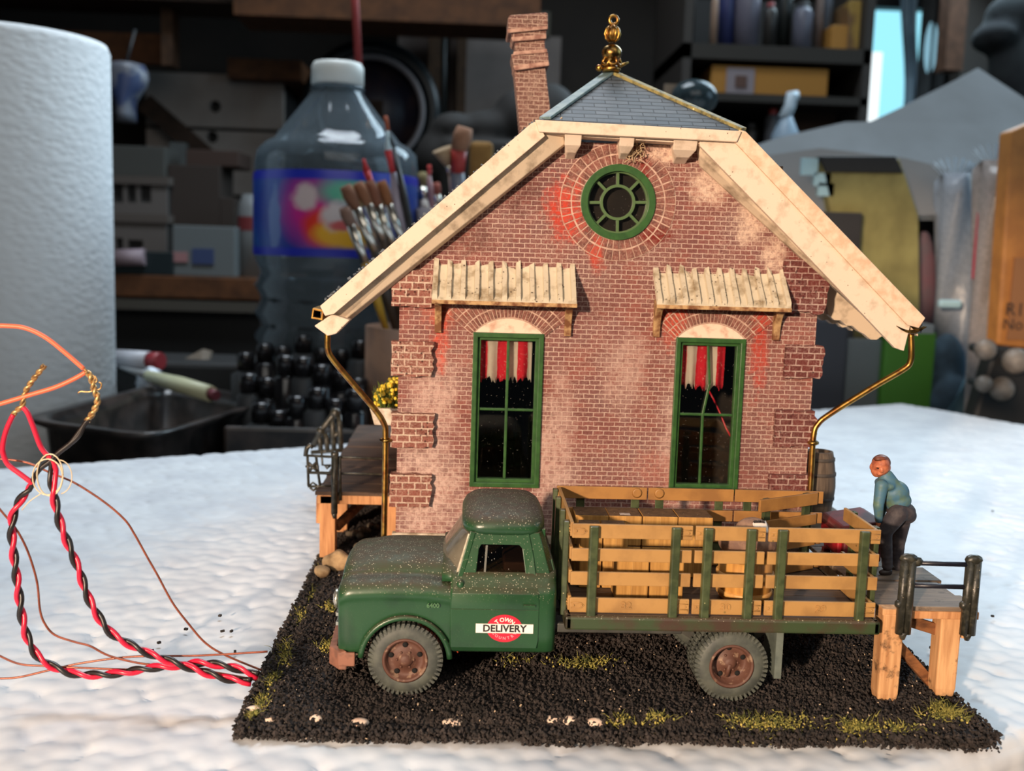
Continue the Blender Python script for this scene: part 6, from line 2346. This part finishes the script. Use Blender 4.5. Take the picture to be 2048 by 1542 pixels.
def jar(rect, Y, c, label, cap=None, cat='bottle', z0=None, capc=(60, 60, 62), r=.4):
    c = tuple(int(q * .8) for q in c)
    a, b, zc_, d = R_(*rect, Y)
    z0 = S1 if z0 is None else z0
    x, rr_ = (a + b) / 2, (b - a) / 2
    H = d - z0
    t = thing('jar', label, cat, (x, Y + rr_, z0), 'bottles on the top shelf')
    part('jar_body', G().lathe([(.1, 0), (rr_, 0), (rr_, H * .78), (rr_ * .8, H * .86), (rr_ * .5, H * .9)], (x, Y + rr_, z0), n=22), flat('jar_%d_%d_%d' % c, c, r), t)
    part('jar_lid', G().lathe([(rr_ * .55, H * .88), (rr_ * .55, H * .99), (.1, H)], (x, Y + rr_, z0), n=18), flat('lid_%d_%d_%d' % capc, capc, .5), t)
    return t


jar((1376, -60, 1392, 100), SY + 2, (64, 58, 54), 'tall thin dark bottle at the left end of the top shelf')
jar((1424, -20, 1438, 66), SY + 1, (196, 160, 136), 'slender cream pink bottle near the left of the top shelf', capc=(150, 140, 140))
jar((1440, -50, 1474, 98), SY + 3, (58, 66, 122), 'dark blue bottle on the top shelf', capc=(170, 140, 110))
jar((1476, -60, 1526, 98), SY + 2, (132, 128, 144), 'wide pale grey bottle on the top shelf right of the blue bottle')
jar((1530, 2, 1556, 98), SY + 2, (56, 52, 48), 'dark jar with a dull red lid on the top shelf', capc=(150, 66, 66))
jar((1558, -40, 1588, 98), SY + 4, (28, 34, 32), 'black bottle on the top shelf, right of the red lidded jar', capc=(140, 200, 220))
jar((1592, 0, 1630, 98), SY + 2, (124, 126, 142), 'grey bottle with a bluish foot right of the black bottle on the top shelf')
jar((1634, -40, 1650, 100), SY + 4, (150, 130, 122), 'slim pinkish bottle beside the yellow box on the top shelf', capc=(90, 90, 96))
jar((1652, -40, 1668, 98), SY + 7, (110, 124, 140), 'slim blue grey bottle behind the yellow box on the top shelf')
pbox('yellow_carton', (1663, 50, 1696, 98), SY + 2, 6, flat('carton_yellow', (176, 124, 52)), 'small ochre yellow box near the right end of the top shelf', 'box', z0=S1)
pbox('magazine_pile', (1697, 0, 1721, 98), SY + 2, 10, mat('magazine_print', (120, 92, 60), (170, 140, 70), .25, .45, .55, rough=.6), 'brown and yellow magazine file at the right end of the top shelf', 'magazine file', z0=S1)
pbox('kit_box', (1422, 134, 1656, 192), SY + 1, 14, flat('kit_yellow', (170, 118, 44)), 'long yellow kit box with a picture of a building on the middle shelf', 'box', z0=S2)
o = [q for q in bpy.data.objects if q.name == 'kit_box'][0]
a, b, c, d = R_(1452, 136, 1508, 188, SY + 1)
part('picture', G().box(a, b, SY + .8, SY + 1.1, c, d), flat('picture_grey', (140, 130, 134)), o)
a, b, c, d = R_(1470, 152, 1492, 176, SY + 1)
part('picture_house', G().box(a, b, SY + .6, SY + .9, c, d), flat('picture_brown', (92, 66, 56)), o)
zs = S3
a, b, c, d = R_(1553, 186, 1586, 330, SY - 8)
sp = thing('spray_bottle', 'pale blue white spray bottle with a trigger head on the lower shelf', 'spray bottle', ((a + b) / 2, SY - 5, zs))
px_ = PY(1572, 260, SY - 5)
part('spray_body', G().lathe([(.1, 0), (1.9, 0), (1.9, (d - zs) * .4), (1.0, (d - zs) * .62), (.7, (d - zs) * .7)], (px_.x, SY - 5, zs), n=20), flat('spray_white', (150, 172, 190), .4), sp)
part('trigger_head', G().tube([PY(1568, 238, SY - 5), PY(1580, 212, SY - 5), PY(1584, 192, SY - 5), PY(1596, 190, SY - 5)], [.9, .8, .9, .6], 10), flat('spray_head', (196, 214, 226), .4), sp)
jar((1532, 215, 1562, 330), SY + 2, (100, 100, 106), 'grey jar with a red lid on the lower shelf beside the spray bottle', z0=zs, capc=(150, 50, 44), cat='jar')
jar((1490, 245, 1520, 330), SY + 4, (70, 68, 66), 'dark grey jar on the lower shelf left of the red lidded jar', z0=zs, cat='jar')
pbox('orange_label_box', (1534, 286, 1572, 338), 118, 4, flat('orange_label', (170, 122, 60)), 'small orange edged box behind the paper sheet', 'box')
o = [q for q in bpy.data.objects if q.name == 'orange_label_box'][0]
part('box_stand', G().box(o.location.x / U - 1, o.location.x / U + 1, 118, 122, BZ, o.location.z / U), CHAR, o)

# curtain and drape at the window, post, dark coat
LB = mat('sheer_curtain', (176, 206, 224), (120, 150, 170), .1, rough=.8)
xa, xb = PY(1796, 200, 205).x, PY(1834, 200, 205).x
za, zb_ = PY(1815, 270, 205).z, PY(1815, -40, 205).z
solo('sheer_curtain', sheet(lambda u, v: V((xa + (xb - xa) * u + 1.2 * math.sin(v * 5 + u), 205 + .9 * math.sin(u * 14), za - 6 + (zb_ - za + 10) * v)), 24, 12, .15), LB, 'pale blue sheer curtain strip hanging at the window', 'curtain')
xa2, xb2 = PY(1830, 200, 203).x, PY(1925, 200, 203).x
solo('grey_drape', sheet(lambda u, v: V((xa2 + (xb2 - xa2) * u, 203 + 1.2 * math.sin(u * 22), za - 12 + (zb_ - za + 16) * v)), 40, 6, .2), mat('drape_grey', (92, 98, 100), (76, 80, 82), .1, rough=.9), 'dark grey drape right of the sheer curtain', 'drape')
q = PY(1862, 95, 202)
solo('daylight_slit', G().ball(q, (1.3, .3, 5.0), 14, 8), emit('lit_gap', (150, 200, 220), .8), 'small slit of daylight between the grey drapes', 'gap of light')  # glowing blob put in as daylight showing between the drapes
a, b, c, d = R_(1896, -20, 1932, 140, 180)
struct('trim_11', G().box(a, b, 180, 184, c, d + 30), woodmat('post_brown', (120, 86, 66), (92, 66, 50), 'z', .6))
a, b, c, d = R_(1932, -20, 2080, 250, 190)
struct('trim_12', G().box(a, b + 8, 192, 196, c - 20, d + 20), flat('panel_brown_grey', (72, 66, 60)))
g = G()
for x, y, rx, ry in ((2060, 40, 90, 60), (2050, 130, 70, 110), (2070, 230, 80, 130), (1990, 75, 40, 30)):
    q = PY(x, y, 165)
    g.ball(q, (rx * 165 / FPX, 5, ry * 165 / FPX), 20, 12)
solo('hanging_coat', remesh(g, .6, 4), mat('coat_dark', (48, 54, 56), (30, 32, 36), .15, rough=.9), 'dark coat hanging at the top right corner', 'coat')

# ---- big grey sheet of paper and the things under it
YP = 96
sh = thing('paper_sheet', 'large grey sheet of paper with a peaked corner lying over the right boxes', 'paper sheet', PY(1800, 300, YP))


def sheet_poly(pts, Y0, tilt, m, name, lab=None):
    P = [PY(x, y, Y0 + tilt * (420 - y) / 100) for x, y in pts]
    part(name, G().prism(P, (0, .35, 0)), m, sh, label=lab)


PGREY = mat('paper_grey', (126, 131, 134), (116, 120, 122), .1, rough=.9)
sheet_poly([(1470, 304), (1560, 274), (1690, 244), (1742, 243), (1802, 215), (1905, 164), (1957, 136), (2050, 197), (2075, 250), (2075, 420), (1905, 440), (1640, 440), (1560, 420), (1500, 360)], 96, 5, PGREY, 'upper_leaf')
sheet_poly([(1480, 318), (1640, 296), (1810, 316), (1900, 338), (1890, 430), (1600, 440), (1560, 420)], 95, 3, mat('paper_grey_warm', (118, 116, 114), rough=.9), 'lower_leaf')
# olive box
ob = thing('olive_box', 'olive yellow box with a black top edge under the paper sheet', 'box', PY(1730, 650, 93))
P0 = [PY(x, y, 93) for x, y in ((1640, 318), (1800, 318), (1838, 430), (1842, 812), (1690, 812), (1690, 560))]
part('box_body', G().prism(P0, (0, 1.5, 0)), mat('olive_card', (148, 140, 84), (122, 114, 66), .25, rough=.6), ob, bev=.15)
P0 = [PY(x, y, 92.6) for x, y in ((1640, 312), (1792, 312), (1808, 346), (1652, 344))]
part('black_edge', G().prism(P0, (0, 2.0, 0)), BLACK, ob, bev=.1)
g = G()
for rect in ((1604, 316, 1636, 350), (1628, 346, 1662, 372), (1636, 366, 1668, 392)):
    a, b, c, d = R_(*rect, 93)
    g.box(a, b, 93, 93.5, c, d)
part('notched_tab', g, flat('pale_blue_card', (170, 206, 216), .5), ob, label='pale blue notched card tab')
pbox('dark_box', (1632, 424, 1722, 560), 91.6, 1, flat('dark_case', (48, 46, 46), .5), 'dark upright case in front of the olive box', 'case', z0=BZ)
pbox('dark_box', (1622, 640, 1692, 812), 90.2, 1, flat('dark_grey_case', (60, 62, 70), .5), 'dark blue grey panel right of the brick wall at the back of the foam', 'panel', z0=BZ)
pbox('storage_tub', (1692, 678, 1772, 812), 91.4, 1.5, flat('tub_grey', (112, 120, 122), .5), 'grey plastic tub between the dark panel and the green box', 'tub', z0=BZ)
gb = pbox('green_box', (1768, 664, 1868, 812), 90.4, 2, mat('bright_green', (76, 136, 40), rough=.5), 'bright green box with a white top behind the right corner of the foam', 'box', z0=BZ)
a, b, c, d = R_(1768, 648, 1868, 666, 90.4)
part('white_top', G().box(a, b, 90.4, 92.4, c, d), flat('white_top', (150, 158, 160)), gb)

# clear plastic bags
BAG1 = glassy('bag_plastic', (200, 206, 214), .03, .3, opacity=.8, film=(150, 158, 168))
BAG2 = glassy('bag_plastic_warm', (206, 200, 196), .05, .2, opacity=.75, film=(160, 152, 148))


def bag(cx, y0, y1, w0, w1, Y, m, label, lean=0, inner=None):
    t = thing('plastic_bag', label, 'bag', PY(cx + lean, y1, Y), 'clear plastic bags at the right edge')
    rings = []
    for i in range(15):
        v = i / 14
        c_ = PY(cx + lean * v, y0 + (y1 - y0) * v, Y)
        w = (w0 + (w1 - w0) * v ** .7) * Y / FPX
        rings.append([c_ + V((math.cos(a_) * w * (1 + .12 * math.sin(5 * a_ + v * 6)), math.sin(a_) * (1.6 + .5 * math.sin(3 * a_ + v * 9)), .35 * math.sin(4 * a_ + v * 7))) for a_ in [2 * math.pi * j / 28 for j in range(28)]])
    part('bag_body', G().loft(rings), m, t)
    c_ = PY(cx, y0, Y)
    g = G()
    for j in range(9):
        a_ = j / 8 * math.pi
        g.prism([c_ + V((0, -.2, -.8)), c_ + V((math.cos(a_) * 2.0 - .3, -.4, 1.0 + .8 * math.sin(a_))), c_ + V((math.cos(a_) * 2.0 + .3, .3, .9 + .8 * math.sin(a_)))], (0, .1, 0))
    part('gathered_top', g, flat('bag_white_fold', (190, 200, 208), .4), t)
    if inner:
        for nm_, rect, Yi, m_ in inner:
            a, b, c, d = R_(*rect, Yi)
            part(nm_, G().box(a, b, Yi, Yi + .6, c, d), m_, t, bev=.2)
    return t


bag(1908, 355, 815, 30, 50, 94.5, BAG1, 'grey blue clear bag with a pale folded top, leftmost of the bags', lean=8, inner=[('zip_strip', (1880, 600, 1925, 616), 90.6, flat('pale_blue_card', (170, 206, 216)))])
bag(1990, 330, 860, 36, 40, 88.6, BAG2, 'clear bag with a red strip inside it, next to the kraft packet', lean=-20, inner=[('red_strip', (1953, 420, 1966, 560), 88.2, flat('red_packet', (170, 50, 70), .5))])
pk = PY(1835, 520, 96)
g = G()
g.ball(PY(1838, 600, 96), (1.6, .6, 6.5), 14, 10)
g.ball(PY(1850, 760, 96), (1.6, .8, 4), 14, 10)
solo('pink_bag', remesh(g, .3, 3), mat('pink_film', (120, 86, 94), (106, 90, 96), .5, rough=.5), 'dusky pink plastic bag between the olive box and the clear bags', 'bag')
P0 = [PY(x, y, 84.0) for x, y in ((2022, 262), (2075, 240), (2075, 700), (1994, 690))]
kp = thing('kraft_packet', 'orange brown kraft packet with black handwriting at the right edge', 'packet', PY(2030, 700, 85))
part('packet_body', G().prism(P0, (0, 2.0, 0)), mat('kraft_orange', (178, 118, 56), (160, 104, 50), .6, rough=.6), kp, bev=.2)
P0 = [PY(x, y, 83.8) for x, y in ((2030, 515), (2075, 515), (2075, 680), (2014, 680))]
part('brown_panel', G().prism(P0, (0, .4, 0)), flat('kraft_brown', (140, 94, 56)), kp)
for s_, x, y, sz in (('R1', 2030, 620, 1.5), ('No b', 2038, 650, 1.3)):
    q = PY(x, y, 83.7)
    part('handwriting', text_geo(s_, sz, lambda a_, b_, c_: q + V((a_, 0, b_))), flat('marker_black', (40, 32, 26)), kp)
pr = G().prism([PY(x, y, 83.2) for x, y in ((2075, 705), (1990, 690), (1940, 860), (2075, 860))], (0, 2, 0))
cad = thing('black_caddy', 'black tool caddy with round grey knobs in the right corner', 'caddy', PY(2010, 850, 83))
part('caddy_body', pr, BLACK, cad, bev=.3)
for x, y, r_ in ((1971, 699, 22), (2032, 722, 27), (2004, 778, 25), (1968, 768, 18)):
    q = PY(x, y, 81.3)
    rr_ = r_ * 81.3 / FPX
    kb = part('knob', G().ball(q, rr_, 18, 12), mat('knob_grey', (122, 114, 105), (98, 90, 82), 1, rough=.5) if 'knob_grey' not in bpy.data.materials else bpy.data.materials['knob_grey'], cad)
    part('stem', G().tube([q, q + V((0, 2.2, 0))], .35, 8), CHAR, kb)
solo('teal_strap', G().prism([PY(x, y, 89.8) for x, y in ((1975, 690), (2000, 690), (1925, 850), (1880, 850))], (0, .5, 0)), flat('teal_cloth', (86, 120, 134)), 'blue grey strap slanting down beside the black caddy', 'strap')
solo('jeans_bundle', remesh(G().ball(PY(1890, 740, 92), (1.9, 1.0, 3.4), 16, 10).ball(PY(1895, 800, 91), (2.2, 1.2, 2.4), 16, 10), .3, 3), mat('denim', (70, 92, 108), (54, 70, 82), .6, rough=.9), 'dark blue cloth bundle under the leftmost clear bag', 'cloth')
# ================================================================== light
def aim(o, p):
    d = V(p) * U - o.location
    o.rotation_euler = d.to_track_quat('-Z', 'Y').to_euler()


def lamp(name, kind, loc, to, power, col, size=None, size_y=None):
    l = bpy.data.lights.new(name, kind)
    l.energy = power
    l.color = col
    o = bpy.data.objects.new(name, l)
    COL.objects.link(o)
    o.location = V(loc) * U
    aim(o, to)
    if kind == 'AREA':
        l.shape = 'RECTANGLE'
        l.size = size * U
        l.size_y = size_y * U
    elif size:
        l.shadow_soft_size = size * U
    return o


# low warm evening sun coming in from the left behind the camera
s_ = lamp('low_sun_beam', 'SPOT', (-66, -98, 34), (2.5, 30, 6), 138, (1.0, .745, .54), 3.0)
s_.data.spot_size = math.radians(15)
s_.data.spot_blend = .45
# window daylight from right and above, then three added fills
lamp('window_daylight', 'AREA', (85, 160, 100), (5, 45, 0), 17, (.66, .86, 1.0), 70, 80)
lamp('side_fill', 'AREA', (150, 40, 60), (-20, 80, 5), 4.0, (.5, .78, 1.0), 60, 80)  # added cool fill from the right, brightens the paper roll
lamp('overhead_fill', 'AREA', (-10, 95, 118), (0, 45, 0), 11.5, (.82, .91, 1.0), 55, 45)  # added overhead fill for the foam, the ceiling has no opening
lamp('bounce_fill', 'AREA', (20, -60, 90), (0, 60, 0), 5, (1.0, .95, .88), 120, 80)  # added fill from the camera side in place of bounced light
w = bpy.data.worlds.new('world')
SC.world = w
w.use_nodes = True
w.node_tree.nodes['Background'].inputs[0].default_value = (.5, .6, .7, 1)
w.node_tree.nodes['Background'].inputs[1].default_value = .03
SC.view_settings.view_transform = 'Standard'
SC.view_settings.look = 'None'
SC.view_settings.exposure = 0.0
SC.view_settings.gamma = 1.0
SC.view_settings.use_curve_mapping = False
SC.cycles.max_bounces = 8
SC.cycles.transparent_max_bounces = 16
